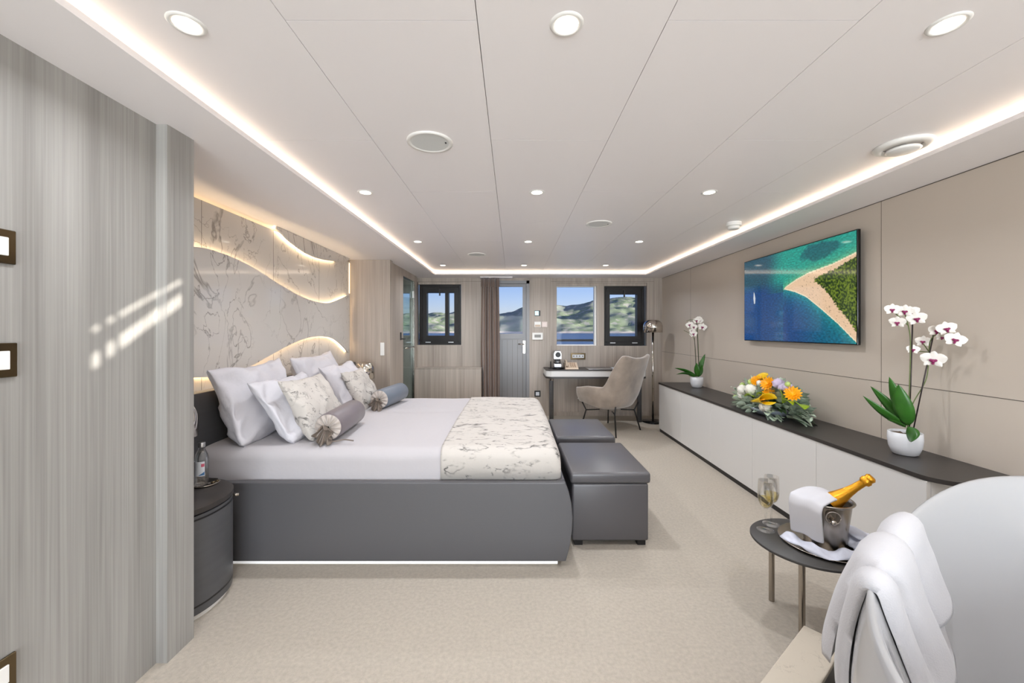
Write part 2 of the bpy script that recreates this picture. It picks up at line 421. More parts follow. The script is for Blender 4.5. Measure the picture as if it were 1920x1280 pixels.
# raised, back-lit wave panels on the marble wall
XP = -1.845
def on_panel(pts): return [((lambda v: (v.y, v.z))(pxX(x, y, XP))) for x, y in pts]
up = on_panel([(330, 459), (356.4, 461.4), (386.9, 465.4), (417.4, 474.8), (445.5, 486.5), (471.3, 499.4), (494.7, 513.5), (518.1, 528.7), (541.6, 542.8), (562.7, 554.5), (583.8, 562.7), (604.9, 567.4), (619, 567.4), (635.4, 561.5), (653.5, 553.3)])
lo = on_panel([(330, 708), (356, 707.6), (401, 706.3), (446.3, 697), (478, 682.4), (504.7, 667.7), (531.3, 653), (557.9, 639.9), (584.4, 631.9), (605.7, 630.6), (624.3, 634.5), (640.2, 646.5), (653.5, 661)])
def sm(pts): return [(p[0], p[1]) for p in smooth_path([(a, c, 0) for a, c in pts], 5)]
up, lo = sm(up), sm(lo)
tr_ = sm(on_panel([(519, 428.5), (529.9, 439.6), (541.6, 451.3), (558, 464.2), (574.4, 474.8), (593.2, 483), (614.3, 488.1), (635.4, 490), (652, 489)]))
t = thing('wave_wall_panel', 'glossy marble wall panel with wavy edges, backlit above and below, behind the bed', 'wall panel', (XP, 3.2, 1.4))
b = B(); prism(b, up+lo[::-1], 'x', XP-.012, XP); obj('panel', b, M['marble'], t)
b = B()
for yy in (2.46, 3.18, 3.93): box(b, XP, XP+.0006, yy, yy+.002, 1.36, 1.40)
b.free()
def strip_along(pts, x, dz, parent, name='light_strip', w=.006):
    b = B(); tube(b, [(x, p[0], p[1]+dz) for p in pts], w, 6); return obj(name, b, M['ledhot'], parent)
strip_along(up, XP-.023, -.026, t, w=.004); strip_along(lo, XP-.023, .026, t, w=.004)
t = thing('crescent_wall_panel', 'small marble wall panel with backlit curved lower edge under the ceiling', 'wall panel', (XP, 3.8, 2.0))
b = B(); prism(b, tr_+[(4.60, H-.001), (tr_[0][0], H-.001)], 'x', XP-.012, XP); obj('panel', b, M['marble'], t)
strip_along(tr_[:-6], XP-.023, .024, t, w=.004)
b = B(); box(b, XM-.075, XM-.060, 1.75, 4.60, H-.10, H-.085); tag(obj('wall_light_strip', b, M['ledmid']), 'warm light strip in the gap between marble wall and ceiling', 'light strip')
b = B(); box(b, XM+.001, XM+.008, 4.655, 4.668, 1.75, H-.04); tag(obj('wall_light_strip', b, M['ledsoft']), 'upright warm light strip where marble wall meets wood pillar', 'light strip')

# wood pillar facing the camera and side wall with bathroom doors
b = B(); box(b, XM-.1, -1.415, 4.68, 4.78, 0, H); struct('wall_pillar', b, M['wood'])
b = B(); box(b, -1.53, -1.45, 4.78, 5.375, 0, H); box(b, -1.53, -1.45, 5.375, 6.0, 2.05, H); box(b, -1.53, -1.45, 6.02, 6.15, 0, H)
struct('wall_side', b, M['wood'])
t = thing('glass_door', 'tall tinted glass bathroom door with pale metal edge and towel bar', 'door', (-1.47, 5.7, 0))
b = B(); box(b, -1.475, -1.467, 5.378, 5.985, .01, 2.05); obj('glass_panel', b, M['door_glass'], t)
b = B(); box(b, -1.48, -1.452, 5.985, 6.018, 0, 2.05); obj('door_post', b, M['steel'], t)
b = B(); tube(b, [(-1.43, 5.40, 1.085), (-1.43, 5.92, 1.085)], .009); tube(b, [(-1.43, 5.5, 1.085), (-1.467, 5.5, 1.085)], .006); tube(b, [(-1.43, 5.85, 1.085), (-1.467, 5.85, 1.085)], .006)
obj('towel_bar', b, M['chrome'], t, smooth=True)
b = B(); box(b, -1.466, -1.45, 5.93, 5.985, 1.80, 1.90); obj('hinge', b, M['white'], t)
t = thing('door_handle_set', 'black lever handle on the wood panelled side door', 'door handle', (-1.45, 5.25, 1.24))
b = B(); box(b, -1.45, -1.44, 5.23, 5.26, 1.20, 1.30); obj('backplate', b, M['black'], t)
b = B(); tube(b, [(-1.44, 5.245, 1.215), (-1.41, 5.245, 1.215), (-1.41, 5.32, 1.215)], .008); obj('lever', b, M['black'], t)
# bathroom behind the glass door
b = B(); box(b, -3.2, -3.1, 4.9, 6.3, 0, H); box(b, -3.2, -1.53, 4.78, 4.88, 0, H); struct('wall_bathroom', b, M['stone_bath'])

L = bpy.data.lights.new('bathroom_fill', 'AREA'); L.size = .4; L.energy = 14; lo_ = bpy.data.objects.new('bathroom_fill', L); COL.objects.link(lo_); lo_.location = (-2.2, 5.6, H-.05)  # unseen lamp added to brighten the view through the glass door
# far wall with door and window openings
Y1 = YF+.14
WL = (-1.487, -.800, 1.100, 2.075)       # left recess x0,x1,z0,z1
DR = (-.47, .262, 0, 2.10)
WR = (.688, 2.092, 1.087, 2.066)
BT = (-2.5, -1.60, 1.25, 1.91)
b = B()
box(b, -3.2, BT[0], YF, Y1, 0, H); box(b, BT[0], BT[1], YF, Y1, 0, BT[2]); box(b, BT[0], BT[1], YF, Y1, BT[3], H); box(b, BT[1], WL[0], YF, Y1, 0, H)
box(b, WL[0], WL[1], YF, Y1, 0, WL[2]); box(b, WL[0], WL[1], YF, Y1, WL[3], H)
box(b, WL[1], DR[0], YF, Y1, 0, H); box(b, DR[0], DR[1], YF, Y1, DR[3], H)
box(b, DR[1], WR[0], YF, Y1, 0, H); box(b, WR[0], WR[1], YF, Y1, 0, WR[2]); box(b, WR[0], WR[1], YF, Y1, WR[3], H)
box(b, WR[1], XR+.12, YF, Y1, 0, H)
struct('wall_far', b, M['wood'])
b = B()                                  # joints between the wood panels
for x in (-.79, -.475, .60, 1.02, 1.62): box(b, x, x+.003, YF-.0015, YF, .02, 1.09 if x > .3 or x < -.6 else H)
box(b, -1.48, -.47, YF-.0015, YF, 2.085, 2.088); box(b, .60, 2.2, YF-.0015, YF, 2.085, 2.088); box(b, 2.2, 2.203, YF-.0015, YF, 0, H)
struct('trim_3', b, M['seam'])
b = B(); box(b, WR[0]-.01, XR, YF-.012, YF, 0, .06); struct('baseboard_far', b, M['wood'])
# boxed-out low panelling left of the curtain
b = B(); box(b, -1.455, -.468, 6.03, YF, 0, .765); o = struct('trim_4', b, M['wood'])
b = B()
for x in (-1.23, -1.0, -.72): box(b, x, x+.002, 6.0292, 6.03, .0, .765)
box(b, -1.455, -.468, 6.029, 6.03, .752, .755); struct('trim_5', b, M['seam'])

# windows
def dark_window(idx, x0, x1, z0, z1, panes):
    """deep dark frame with inner sash, panes = list of (x0,x1); the pane band runs z0p..z1p"""
    f = B(); Y0 = YF+.045; Y2 = Y1+.02
    zp0, zp1 = z0+.145, z1-.125
    segs = sorted(panes)
    box(f, x0, x1, Y0, Y2, z0, zp0); box(f, x0, x1, Y0, Y2, zp1, z1)
    cur = x0
    for a, c in segs:
        box(f, cur, a, Y0, Y2, zp0, zp1); cur = c
    box(f, cur, x1, Y0, Y2, zp0, zp1)
    # raised sash lip
    box(f, x0+.03, x1-.03, Y0-.015, Y0, z0+.05, z0+.06); box(f, x0+.03, x0+.045, Y0-.015, Y0, z0+.05, z1-.03); box(f, x1-.045, x1-.03, Y0-.015, Y0, z0+.05, z1-.03); box(f, x0+.03, x1-.03, Y0-.015, Y0, z1-.045, z1-.03)
    w = struct('window_%d' % idx, f, M['frame'])
    for a, c in segs:
        g = B(); box(g, a, c, Y0+.05, Y0+.056, zp0, zp1); obj('window_pane', g, M['pane'], w)
    for hx in (x0+.13, x1-.16):
        g = B(); box(g, hx-.03, hx+.05, Y0-.012, Y0, z0+.035, z0+.047); obj('latch', g, M['silver_cap'], w)
    mid = (x0+x1)/2
    g = B(); box(g, mid-.009, mid+.009, Y0-.03, Y0, zp1-.05, zp1+.05); obj('window_handle', g, M['black'], w)
    return w
dark_window(1, -1.462, -.815, WL[2], 2.045, [(-1.345, -1.058), (-1.005, -.915)])
b = B(); box(b, -1.478, -.80, YF+.02, Y1, 2.045, WL[3]); struct('trim_6', b, M['wood'])
dark_window(2, 1.43, 2.065, WR[2]+.003, 2.02, [(1.525, 1.955)])
b = B(); box(b, 1.315, 1.43, YF+.02, Y1, WR[2], 2.02); box(b, WR[0], WR[1], YF+.02, Y1, 2.02, WR[3]); struct('trim_7', b, M['wood'])
f = B(); x0, x1, z0, z1 = .69, 1.315, WR[2], 2.02
box(f, x0, x0+.006, YF+.08, Y1, z0, z1); box(f, x1-.03, x1, YF+.06, Y1, z0, z1); box(f, x0, x1, YF+.08, Y1, z0, z0+.018); box(f, x0, x1, YF+.08, Y1, z1-.01, z1)
w = struct('window_3', f, M['white'])
g = B(); box(g, x0, x1-.03, YF+.10, YF+.106, z0+.018, z1-.01); obj('window_pane', g, M['pane'], w)
g = B(); box(g, BT[0], BT[1], YF+.06, YF+.066, BT[2], BT[3]); g2 = struct('window_4', g, M['pane'])
# deck door
f = B(); x0, x1 = DR[0], DR[1]
box(f, x1-.045, x1, YF-.01, Y1, 0, DR[3]); box(f, x0, x0+.045, YF-.01, Y1, 0, DR[3]); box(f, x0, x1, YF-.01, Y1, DR[3]-.045, DR[3])
dr = struct('door_1', f, M['bluemetal'])
dx0, dx1, dz0, dz1 = x0+.047, x1-.047, .01, DR[3]-.047
gx0, gx1, gz0, gz1 = dx0+.10, .158, 1.275, 2.01
Yd = YF+.03
f = B(); box(f, dx0, dx1, Yd, Yd+.05, dz0, gz0); box(f, dx0, dx1, Yd, Yd+.05, gz1, dz1); box(f, dx0, gx0, Yd, Yd+.05, gz0, gz1); box(f, gx1, dx1, Yd, Yd+.05, gz0, gz1)
box(f, gx0-.03, gx1+.005, Yd-.012, Yd, 1.195, 1.215)
leafd = obj('door_leaf', f, M['bluemetal'], dr)
f = B()
for k in range(7):
    xx = gx0+(gx1-gx0)*k/6; box(f, xx-.0015, xx+.0015, Yd-.001, Yd, .12, 1.18)
box(f, gx1, gx1+.004, Yd-.001, Yd, .12, 1.18); obj('groove_lines', f, M['seam'], leafd)
f = B(); box(f, gx0, gx1, Yd+.02, Yd+.026, gz0, gz1); obj('window_pane', f, M['pane'], leafd)
f = B(); box(f, .165, .198, Yd-.012, Yd, .97, 1.165); obj('handle_plate', f, M['chrome'], leafd)
f = B(); tube(f, [(.181, Yd-.01, 1.11), (.181, Yd-.05, 1.11), (.09, Yd-.05, 1.115)], .011); obj('lever', f, M['chrome'], leafd, smooth=True)

# curtain beside the deck door
def cur(u, v):
    gather = 1-.10*math.sin(PI*min(1, max(0, v)))**2*(.6 if v < .9 else 1)
    x0, x1 = -.47, -.205
    x = -.335+(x0+(x1-x0)*u+.335)*(.98+.10*math.sin(PI*(1-v)*.8))
    y = 6.19+.045*math.sin(u*2*PI*3.7+.3+.6*math.sin(v*2))+.006*math.sin(u*19+v*3)
    z = .02+v*2.10
    return Vector((x, y, z))
t = thing('curtain', 'gathered taupe curtain hanging beside the grey deck door', 'curtain', (-.34, 6.2, 0))
b = B(); grid(b, cur, 130, 24); solid(obj('drape', b, M['curtain'], t, smooth=True), .004)
b = B(); grid(b, lambda u, v: Vector((-.475+.275*u, 6.185+.014*math.sin(u*2*PI*12), 1.99+.13*v)), 150, 4); solid(obj('pleated_heading', b, M['curtain'], t, smooth=True), .004)
b = B(); box(b, -.49, .0, 6.13, 6.25, 2.125, 2.139); struct('trim_8', b, M['ceiling'])

# ------------------------------------------------------------------ ceiling fittings
ROWS = [1.163, 2.575, 4.0, 5.44]; COLX = [-.935, .155, 1.25]
rown = ['in the row nearest the camera', 'in the second row from the camera', 'in the third row from the camera', 'in the farthest row, before the windows']
coln = ['left', 'middle', 'right']
for r, yy in enumerate(ROWS):
    for c, xx in enumerate(COLX):
        t = thing('downlight', 'round recessed ceiling downlight, %s one %s' % (coln[c], rown[r]), 'ceiling light', (xx, yy, HC), 'ceiling downlights')
        b = B(); lathe(b, [(.034, HC+.004), (.034, HC-.003), (.044, HC-.005), (.049, HC)], (xx, yy, 0), 32); obj('trim_ring', b, M['white'], t, smooth=True)
        b = B(); lathe(b, [(0, HC-.002), (.0335, HC-.002)], (xx, yy, 0), 32); obj('lens', b, M['lampglow'], t)
        L = bpy.data.lights.new('downlight_lamp', 'AREA'); L.shape = 'DISK'; L.size = .07; L.energy = LAMP_W; L.color = (.93, .95, 1); L.spread = math.radians(150)
        lo_ = bpy.data.objects.new('downlight_lamp', L); COL.objects.link(lo_); lo_.location = (xx, yy, HC-.012); lo_.parent = t; lo_.matrix_parent_inverse = parent_world(t).inverted()
for (xx, yy, lab) in ((-.385, 1.89, 'white round ceiling speaker above the bed, nearest the camera'), (.71, 3.33, 'white round ceiling speaker right of centre'), (-.41, 4.67, 'white round ceiling speaker at the far left')):
    t = thing('ceiling_speaker', lab, 'ceiling speaker', (xx, yy, HC), 'ceiling speakers')
    b = B(); lathe(b, [(.085, HC-.003), (.092, HC-.007), (.104, HC-.006), (.106, HC)], (xx, yy, 0), 40); obj('rim', b, M['white'], t, smooth=True)
    b = B(); lathe(b, [(0, HC-.004), (.087, HC-.004)], (xx, yy, 0), 40); obj('grille', b, mat('speaker_grille', (214, 216, 214), .6) if 'speaker_grille' not in MATS else MATS['speaker_grille'], t)
    b = B(); box(b, xx+.070, xx+.077, yy-.006, yy+.006, HC-.0055, HC-.004); obj('badge', b, M['black'], t)
t = thing('air_vent', 'white domed round air vent on the ceiling at the right', 'vent', (1.85, 1.92, HC))
c = (1.85, 1.92, 0)
b = B(); lathe(b, [(.075, HC), (.11, HC), (.112, HC-.008), (.10, HC-.016), (.078, HC-.02), (.072, HC-.004)], c, 40); obj('ring', b, M['white'], t, smooth=True)
b = B(); lathe(b, [(0, HC-.034), (.055, HC-.033), (.066, HC-.026), (.062, HC-.02), (0, HC-.016)], c, 40); tube(b, [(c[0], c[1], HC), (c[0], c[1], HC-.02)], .012); obj('disc', b, M['white'], t, smooth=True)
t = thing('smoke_detector', 'white round smoke detector hanging near the right cove light', 'smoke detector', (1.80, 3.30, HC))
c = (1.80, 3.30, 0)
b = B(); lathe(b, [(0, HC), (.058, HC), (.058, HC-.028), (.05, HC-.032), (0, HC-.032)], c, 32); obj('housing', b, M['white'], t, angle=40)
b = B(); lathe(b, [(.044, HC-.03), (.044, HC-.05), (.036, HC-.056), (0, HC-.056)], c, 16); obj('sensor_cage', b, M['white'], t, angle=30)

# ------------------------------------------------------------------ switches and small wall fittings
def wall_plate(Y0, Y1_, z0, z1, lab, kind='switch_plate', group='bronze switch plates on the left wall'):
    t = thing(kind, lab, 'switch', (-1.416, Y0, z0), group)
    b = rbox(-1.416, -1.408, Y0, Y1_, z0, z1, .002, 1); obj('faceplate', b, M['bronze'], t)
    b = rbox(-1.409, -1.404, Y0+.02, Y1_-.02, z0+.022, z1-.022, .0015, 1); obj('rocker', b, M['white'], t)
wall_plate(1.065, 1.151, 1.507, 1.602, 'bronze framed switch with white rocker, topmost on the left wall')
wall_plate(1.068, 1.154, 1.190, 1.286, 'bronze framed switch with white rocker, middle one on the left wall')
wall_plate(1.06, 1.152, .318, .412, 'bronze framed wall socket low on the left wall near the floor', 'socket_plate')
b = rbox(-1.525, -1.478, 4.665, 4.68, 1.035, 1.185, .005, 2); t = tag(obj('light_switch', b, M['white'], smooth=False), 'tall narrow white switch on the wood pillar beside the bed', 'switch')
def farplate(name, x0, x1, y0, y1, lab, cat, m, inner=None, mi=None, d=.012):
    a, c = px(x0, y1, YF), px(x1, y0, YF)
    t = thing(name, lab, cat, (a.x, YF, a.z))
    obj('faceplate', rbox(a.x, c.x, YF-d, YF, a.z, c.z, .002, 1), m, t)
    if inner:
        e, g = px(inner[0], inner[3], YF), px(inner[1], inner[2], YF)
        b = B(); box(b, e.x, g.x, YF-d-.002, YF-d, e.z, g.z); obj(inner[4], b, mi, t)
    return t
farplate('touch_panel', 1002.5, 1013, 582, 592, 'small lit touch panel on wood wall right of deck door', 'touch panel', M['black'], (1003, 1010, 583, 591, 'screen'), M['scr'])
farplate('light_switch', 1002, 1014, 603, 613.5, 'white switch below the touch panel, right of the deck door', 'switch', M['white'], (1003, 1013, 608.5, 612.5, 'rocker'), M['beige_pl'])
farplate('wall_switch', 1016, 1026, 603, 613.5, 'pale pinkish square switch nearest the right window', 'switch', mat('switch_pinkish', (222, 206, 198), .4), (1018, 1024, 605, 611.5, 'rocker'), mat('switch_pinkish_2', (230, 214, 206), .3))
farplate('thermostat', 998, 1017.5, 623.5, 636.5, 'white thermostat with grey display right of the door handle', 'thermostat', M['white'], (1002, 1014, 627, 632.5, 'display'), M['grey'], .018)
farplate('wall_socket', 1002, 1013.5, 732, 743.5, 'dark framed socket low on the wall right of deck door', 'socket', M['black'], (1004.5, 1011, 734.5, 741, 'insert'), M['tag_white'])
t = farplate('socket_strip', 1070, 1097.5, 661.5, 673.5, 'bronze framed row of sockets above the desk', 'socket', M['bronze'], (1073, 1094.5, 664.5, 670.5, 'insert'), M['tag_white'])
b = B()
for k in range(4):
    p = px(1075.5+5.5*k, 667.5, YF); lathe(b, [(0, 0), (.014, 0)], n=14, mtx=Matrix.Translation((p.x, YF-.0155, p.z)) @ Matrix.Rotation(PI/2, 4, 'X'))
obj('socket_holes', b, M['grey'], t)

# ------------------------------------------------------------------ bed
bed = thing('bed', 'wide double bed with charcoal leather base, headboard and white bedding', 'bed', (-.75, 3.2, 0))
BY0, BY1, BX0 = 2.25, 4.17, -1.80
prof = [(.296, .04), (.318, .12), (.330, .20), (.334, .28), (.328, .36), (.312, .43), (.293, .476)]
b = B(); prism(b, [(BX0+.02, .04)]+prof+[(BX0+.02, .476)], 'y', BY0, BY0+.045); o = obj('side_panel', b, M['charcoal'], bed)
bv = o.modifiers.new('bevel', 'BEVEL'); bv.width = .005; bv.segments = 2; bv.limit_method = 'ANGLE'
b = B(); prism(b, [(BX0+.02, .04)]+prof+[(BX0+.02, .476)], 'y', BY1-.045, BY1); obj('side_panel', b, M['charcoal'], bed)
b = B(); prism(b, prof+[(p[0]-.04, p[1]) for p in prof[::-1]], 'y', BY0+.046, BY1-.046); obj('foot_panel', b, M['charcoal'], bed, angle=40)
b = B(); box(b, BX0+.05, .255, BY0+.045, BY1-.05, 0, .04); obj('plinth', b, M['white'], bed)
b = B(); box(b, BX0+.05, .255, BY0+.040, BY0+.045, .006, .03); obj('plinth_light', b, M['ledwhite'], bed)
b = rbox(-1.878, BX0, 1.62, 4.66, 0, .963, .008, 2); hb = obj('headboard', b, M['charcoal2'], bed, angle=40)
# mattress with duvet: rounded cross-section lofted towards the foot
def bed_section(y0, y1, ztop, zlow, r, groove=True, n=60):
    pts = [(y0, zlow)]
    for i in range(9):
        a = i/8*PI/2; pts.append((y0+r-r*math.cos(a), ztop-r+r*math.sin(a)))
    m = 34
    for i in range(1, m):
        y = y0+r+(y1-y0-2*r)*i/m
        crown = .014*math.sin(PI*(y-y0)/(y1-y0))
        g = .020*math.exp(-((y-3.33)/.022)**2) if groove else 0
        pts.append((y, ztop+crown-g))
    for i in range(9):
        a = PI/2-i/8*PI/2; pts.append((y1-r+r*math.cos(a), ztop-r+r*math.sin(a)))
    pts.append((y1, zlow)); return pts
def loft_bed(b, x_start, x_end, y0, y1, ztop, zlow, r, off, rnd, wob, thick_end=True):
    secs = []
    N = 46
    for i in range(N):
        x = x_start+(x_end-rnd-x_start)*i/(N-1); secs.append((x, 0, 0))
    for i in range(1, 9):
        a = i/8*PI/2; secs.append((x_end-rnd+rnd*math.sin(a), rnd*(1-math.cos(a)), rnd*.45*(1-math.cos(a))))
    secs.append((x_end-.006, rnd+.06, rnd*.45)); secs.append((x_end-.02, rnd+.13, rnd*.45))
    V = []
    for x, dz, dy in secs:
        row = []
        for (y, z) in bed_section(y0-off+dy, y1+off-dy, ztop+off-dz, max(zlow, 0), max(.012, min(r, r)), True):
            z = max(z, zlow) if z > zlow else zlow
            nn = noise.noise(Vector((x*2.2, y*2.2, z*2.2)))*wob+noise.noise(Vector((x*6, y*6, z*6+4)))*wob*.4
            row.append(b.verts.new((x+nn*.3, y+(nn if z < ztop-.03 else 0)*.6, z+nn)))
        V.append(row)
    for A, C in zip(V, V[1:]):
        for k in range(len(A)-1): b.faces.new([A[k], A[k+1], C[k+1], C[k]])
    return V
b = B(); loft_bed(b, BX0+.01, .268, BY0+.062, BY1-.062, .648, .44, .075, 0, .07, .006)
obj('duvet', b, M['sheet'], bed, smooth=True)
b = B(); box(b, BX0+.01, .22, BY0+.10, BY1-.10, .06, .56); obj('mattress', b, M['sheet'], bed)
def runner():
    b = B(); loft_bed(b, -.41, .280, BY0+.062, BY1-.062, .648, .475, .075, .009, .075, .007); return b
o = obj('bed_runner', runner(), M['fabric_m'], smooth=True); tag(o, 'marble patterned throw laid across the foot of the bed', 'bed runner')
solid(o, .004, 1)

# pillows
def cushion(W_, H_, T, seed, wr=.012, n=30, pinch=.10):
    """flat square cushion, width along local x, height along local z, thickness along local y"""
    b = B()
    def P(u, v, s):
        e = max(0, (1-u*u))*max(0, (1-v*v))
        x = W_/2*u*(1-pinch*(1-v*v)*abs(u)**3); z = H_/2*v*(1-pinch*(1-u*u)*abs(v)**3)
        y = s*T/2*e**.42
        k = noise.noise(Vector((u*2.2+seed, v*2.2, s*1.5+seed)))*wr*2.2+noise.noise(Vector((u*5+seed, v*5, s)))*wr
        fold = abs(noise.noise(Vector((u*3-v*2+seed*3, v*.8+u, s))))*wr*1.6
        w = min(1, e*6)
        rd = 1-(.13 if v < 0 else .0)*(u**6)*(v**6); x *= rd; z *= rd
        return Vector((x+k*.4*(1-w), y+s*(k-fold)*w, z+k*.5))
    V = {}
    for s in (-1, 1):
        for i in range(n+1):
            for j in range(n+1):
                u, v = math.sin((i/n-.5)*PI), math.sin((j/n-.5)*PI)
                edge = i in (0, n) or j in (0, n)
                if edge and s == 1: V[(s, i, j)] = V[(-1, i, j)]
                else: V[(s, i, j)] = b.verts.new(P(u, v, 0 if edge else s))
    for s in (-1, 1):
        for i in range(n):
            for j in range(n):
                q = [V[(s, i, j)], V[(s, i+1, j)], V[(s, i+1, j+1)], V[(s, i, j+1)]]
                b.faces.new(q if s == -1 else q[::-1])
    return b
def put_cushion(name, size, seed, top_x, bot_x, yc, zb, lab, cat, m, group, yaw=0, roll=0, wr=.012):
    """leans back: bottom edge at bot_x, top edge at top_x, width along Y"""
    W_, H_, T = size
    b = cushion(W_, H_, T, seed, wr)
    tilt = math.atan2(bot_x-top_x, math.sqrt(max(.001, H_**2-(bot_x-top_x)**2)))
    R = Matrix.Rotation(yaw, 4, 'Z') @ Matrix.Rotation(-tilt, 4, 'Y') @ Matrix.Rotation(roll, 4, 'X') @ Matrix.Rotation(PI/2, 4, 'Z')
    zc = zb+H_/2*math.cos(tilt)
    bmesh.ops.transform(b, matrix=Matrix.Translation(((top_x+bot_x)/2, yc, zc)) @ R, verts=b.verts[:])
    o = obj(name, b, m, smooth=True); tag(o, lab, cat, group); return o
G1 = 'white sleeping pillows against the headboard'
put_cushion('pillow', (.72, .50, .19), 1, -1.735, -1.56, 2.66, .635, 'large white pillow propped on the headboard at the near end', 'pillow', M['pillow'], G1, roll=.03, wr=.016)
put_cushion('pillow', (.66, .46, .18), 5, -1.56, -1.30, 2.70, .63, 'white pillow leaning in front of the near large one', 'pillow', M['pillow'], G1, yaw=.03, wr=.018)
put_cushion('pillow', (.72, .50, .19), 9, -1.735, -1.58, 3.52, .64, 'large white pillow propped on the headboard at the far end', 'pillow', M['pillow'], G1, roll=.04, wr=.016)
put_cushion('pillow', (.66, .46, .17), 13, -1.58, -1.34, 3.62, .635, 'white pillow leaning in front of the far large one', 'pillow', M['pillow'], G1, wr=.018)
G2 = 'marble patterned cushions'
put_cushion('throw_cushion', (.50, .43, .15), 21, -1.395, -1.19, 2.67, .64, 'square marble patterned cushion on the near side of the bed', 'cushion', M['fabric_m'], G2, yaw=-.04, wr=.008)
put_cushion('throw_cushion', (.49, .38, .14), 25, -1.43, -1.24, 3.60, .645, 'square marble patterned cushion on the far side of the bed', 'cushion', M['fabric_m'], G2, yaw=.03, wr=.008)
# bolsters with gathered ends and satin bow
def bolster(A, C, r, mbody, lab, tail):
    A, C = Vector(A), Vector(C); d = (C-A).normalized(); Lb = (C-A).length
    t = thing('bolster', lab, 'bolster', A-Vector((0, 0, r)), 'satin bolsters on the bed')
    Mx = Matrix.Translation(A) @ d.to_track_quat('Z', 'Y').to_matrix().to_4x4()
    b = B(); lathe(b, [(0, Lb+.004), (r*.45, Lb+.003), (r*.85, Lb-.003), (r, Lb-.022), (r*1.01, Lb*.5), (r, .02), (r*.93, .004), (r*.9, .0)], n=36, mtx=Mx)
    obj('body', b, mbody, t, smooth=True)
    b = B(); n = 72
    def gath(u, v):
        rr = r*.93*(1-v)+.006*v; a = 2*PI*u
        f = .5+.5*math.cos(a*12)
        return Mx @ Vector((rr*math.cos(a), rr*math.sin(a), -.004-.016*f*math.sin(PI*v)**.6))
    grid(b, gath, n, 8, closeu=True); obj('gathered_end', b, M['satin'], t, smooth=True)
    b = B()
    def ruff(u, v):
        a = 2*PI*u; rr = .010+v*(.040+.012*math.sin(5*a+1))
        off = Mx.to_3x3() @ Vector((rr*math.cos(a), rr*math.sin(a)-.0, -.014-v*.035-.015*math.sin(a*8)*v))
        return A+off+Vector((-.012, 0, -r*.55*v))
    grid(b, ruff, 80, 6, closeu=True); solid(obj('satin_rosette', b, M['satin_d'], t, smooth=True), .002)
    if tail:
        b = B(); p = A+Vector((.0, -.03, -r+.012)); tube(b, smooth_path([p, p+Vector((.05, -.0, -.006)), p+Vector((.10, .015, .000)), p+Vector((.16, .005, -.004))], 5), .004, 6); obj('ribbon', b, M['satin_d'], t, smooth=True)
        b = B(); lathe(b, [(0, 0), (.045, .0), (.05, .012), (.02, .04), (0, .05)], n=20, mtx=Matrix.Translation(C) @ d.to_track_quat('Z', 'Y').to_matrix().to_4x4() @ Matrix.Translation((.02, -.03, 0)))
        obj('far_ruffle', b, M['satin_d'], t, smooth=True)
bolster((-1.10, 2.42, .745), (-1.13, 2.90, .748), .082, M['bolster'], 'mauve satin bolster with ruffled end, nearer the camera', True)
bolster((-1.115, 3.40, .745), (-1.06, 3.86, .748), .080, M['bolster_b'], 'blue-grey satin bolster with ruffled end, farther on the bed', False)

# ------------------------------------------------------------------ bedside tables and lamps
def dshape(cy, a, bb, x0, n=40, e=2.25):
    out = []
    for i in range(n+1):
        th = -PI/2+PI*i/n; c, s = math.cos(th), math.sin(th)
        out.append((x0+a*abs(c)**(2/e), cy-bb*math.copysign(abs(s)**(2/e), s)))
    return out
def nightstand(cy, lab, detail=True):
    t = thing('nightstand', lab, 'nightstand', (-1.6, cy, 0), 'charcoal bedside tables')
    x0 = BX0+.003; P = lambda k: dshape(cy, .385*k, .235*k if cy > 3 else .29*k, x0)
    b = B(); prism(b, P(1.0), 'z', .030, .478); obj('body', b, M['charcoal2'], t, angle=30)
    b = B(); prism(b, P(.965), 'z', .478, .487); obj('shadow_gap', b, M['black'], t)
    b = B(); prism(b, P(1.012), 'z', .487, .510); obj('top', b, M['counter'], t, angle=30)
    b = B(); prism(b, P(.95), 'z', 0, .030); obj('plinth', b, M['white'], t, angle=30)
    bb = .29 if cy < 3 else .235; e = 2.25
    def cp(th, k, z):
        c, s = math.cos(th), math.sin(th)
        return Vector((x0+.385*k*abs(c)**(2/e), cy-bb*k*math.copysign(abs(s)**(2/e), s), z))
    t0, t1 = math.radians(25), math.radians(-62)
    b = B(); grid(b, lambda u, v: cp(t0+(t1-t0)*u, 1.004, .072+.385*v), 30, 2); o = obj('door', b, M['charcoal2'], t, smooth=True)
    b = B()
    for (a0, a1, z0, z1) in ((t0+.022, t0, .064, .465), (t0, t1, .457, .465), (t0, t1, .064, .072)):
        grid(b, lambda u, v: cp(a0+(a1-a0)*u, 1.006, z0+(z1-z0)*v), 30, 2)
    obj('door_gap', b, M['black'], t)
    p = cp(math.radians(-38), 1.0, .452); dd = Vector((.9, .25, 0)).normalized()
    b = B(); tube(b, [p-dd*.004, p+dd*.035], .008, 14); obj('knob', b, M['steel'], t, smooth=True)
nightstand(1.955, 'curved charcoal bedside table in front of the bed, carrying a water bottle')
nightstand(4.42, 'curved charcoal bedside table beyond the far side of the bed')
def dome_prof(r, h, t=.003):
    """outer dome down to rim, then inside"""
    o = [(0, h)]; n = 10
    for i in range(1, n+1):
        a = PI/2*i/n; o.append((r*math.sin(a)**.75 if i < n else r, h*.45+h*.55*math.cos(a)))
    o.append((r, 0)); o.append((r-t, 0)); o += [(p[0]-t if p[0] > t else 0, p[1]-t) for p in o[1:n+1][::-1]]; o.append((0, h-t))
    return o
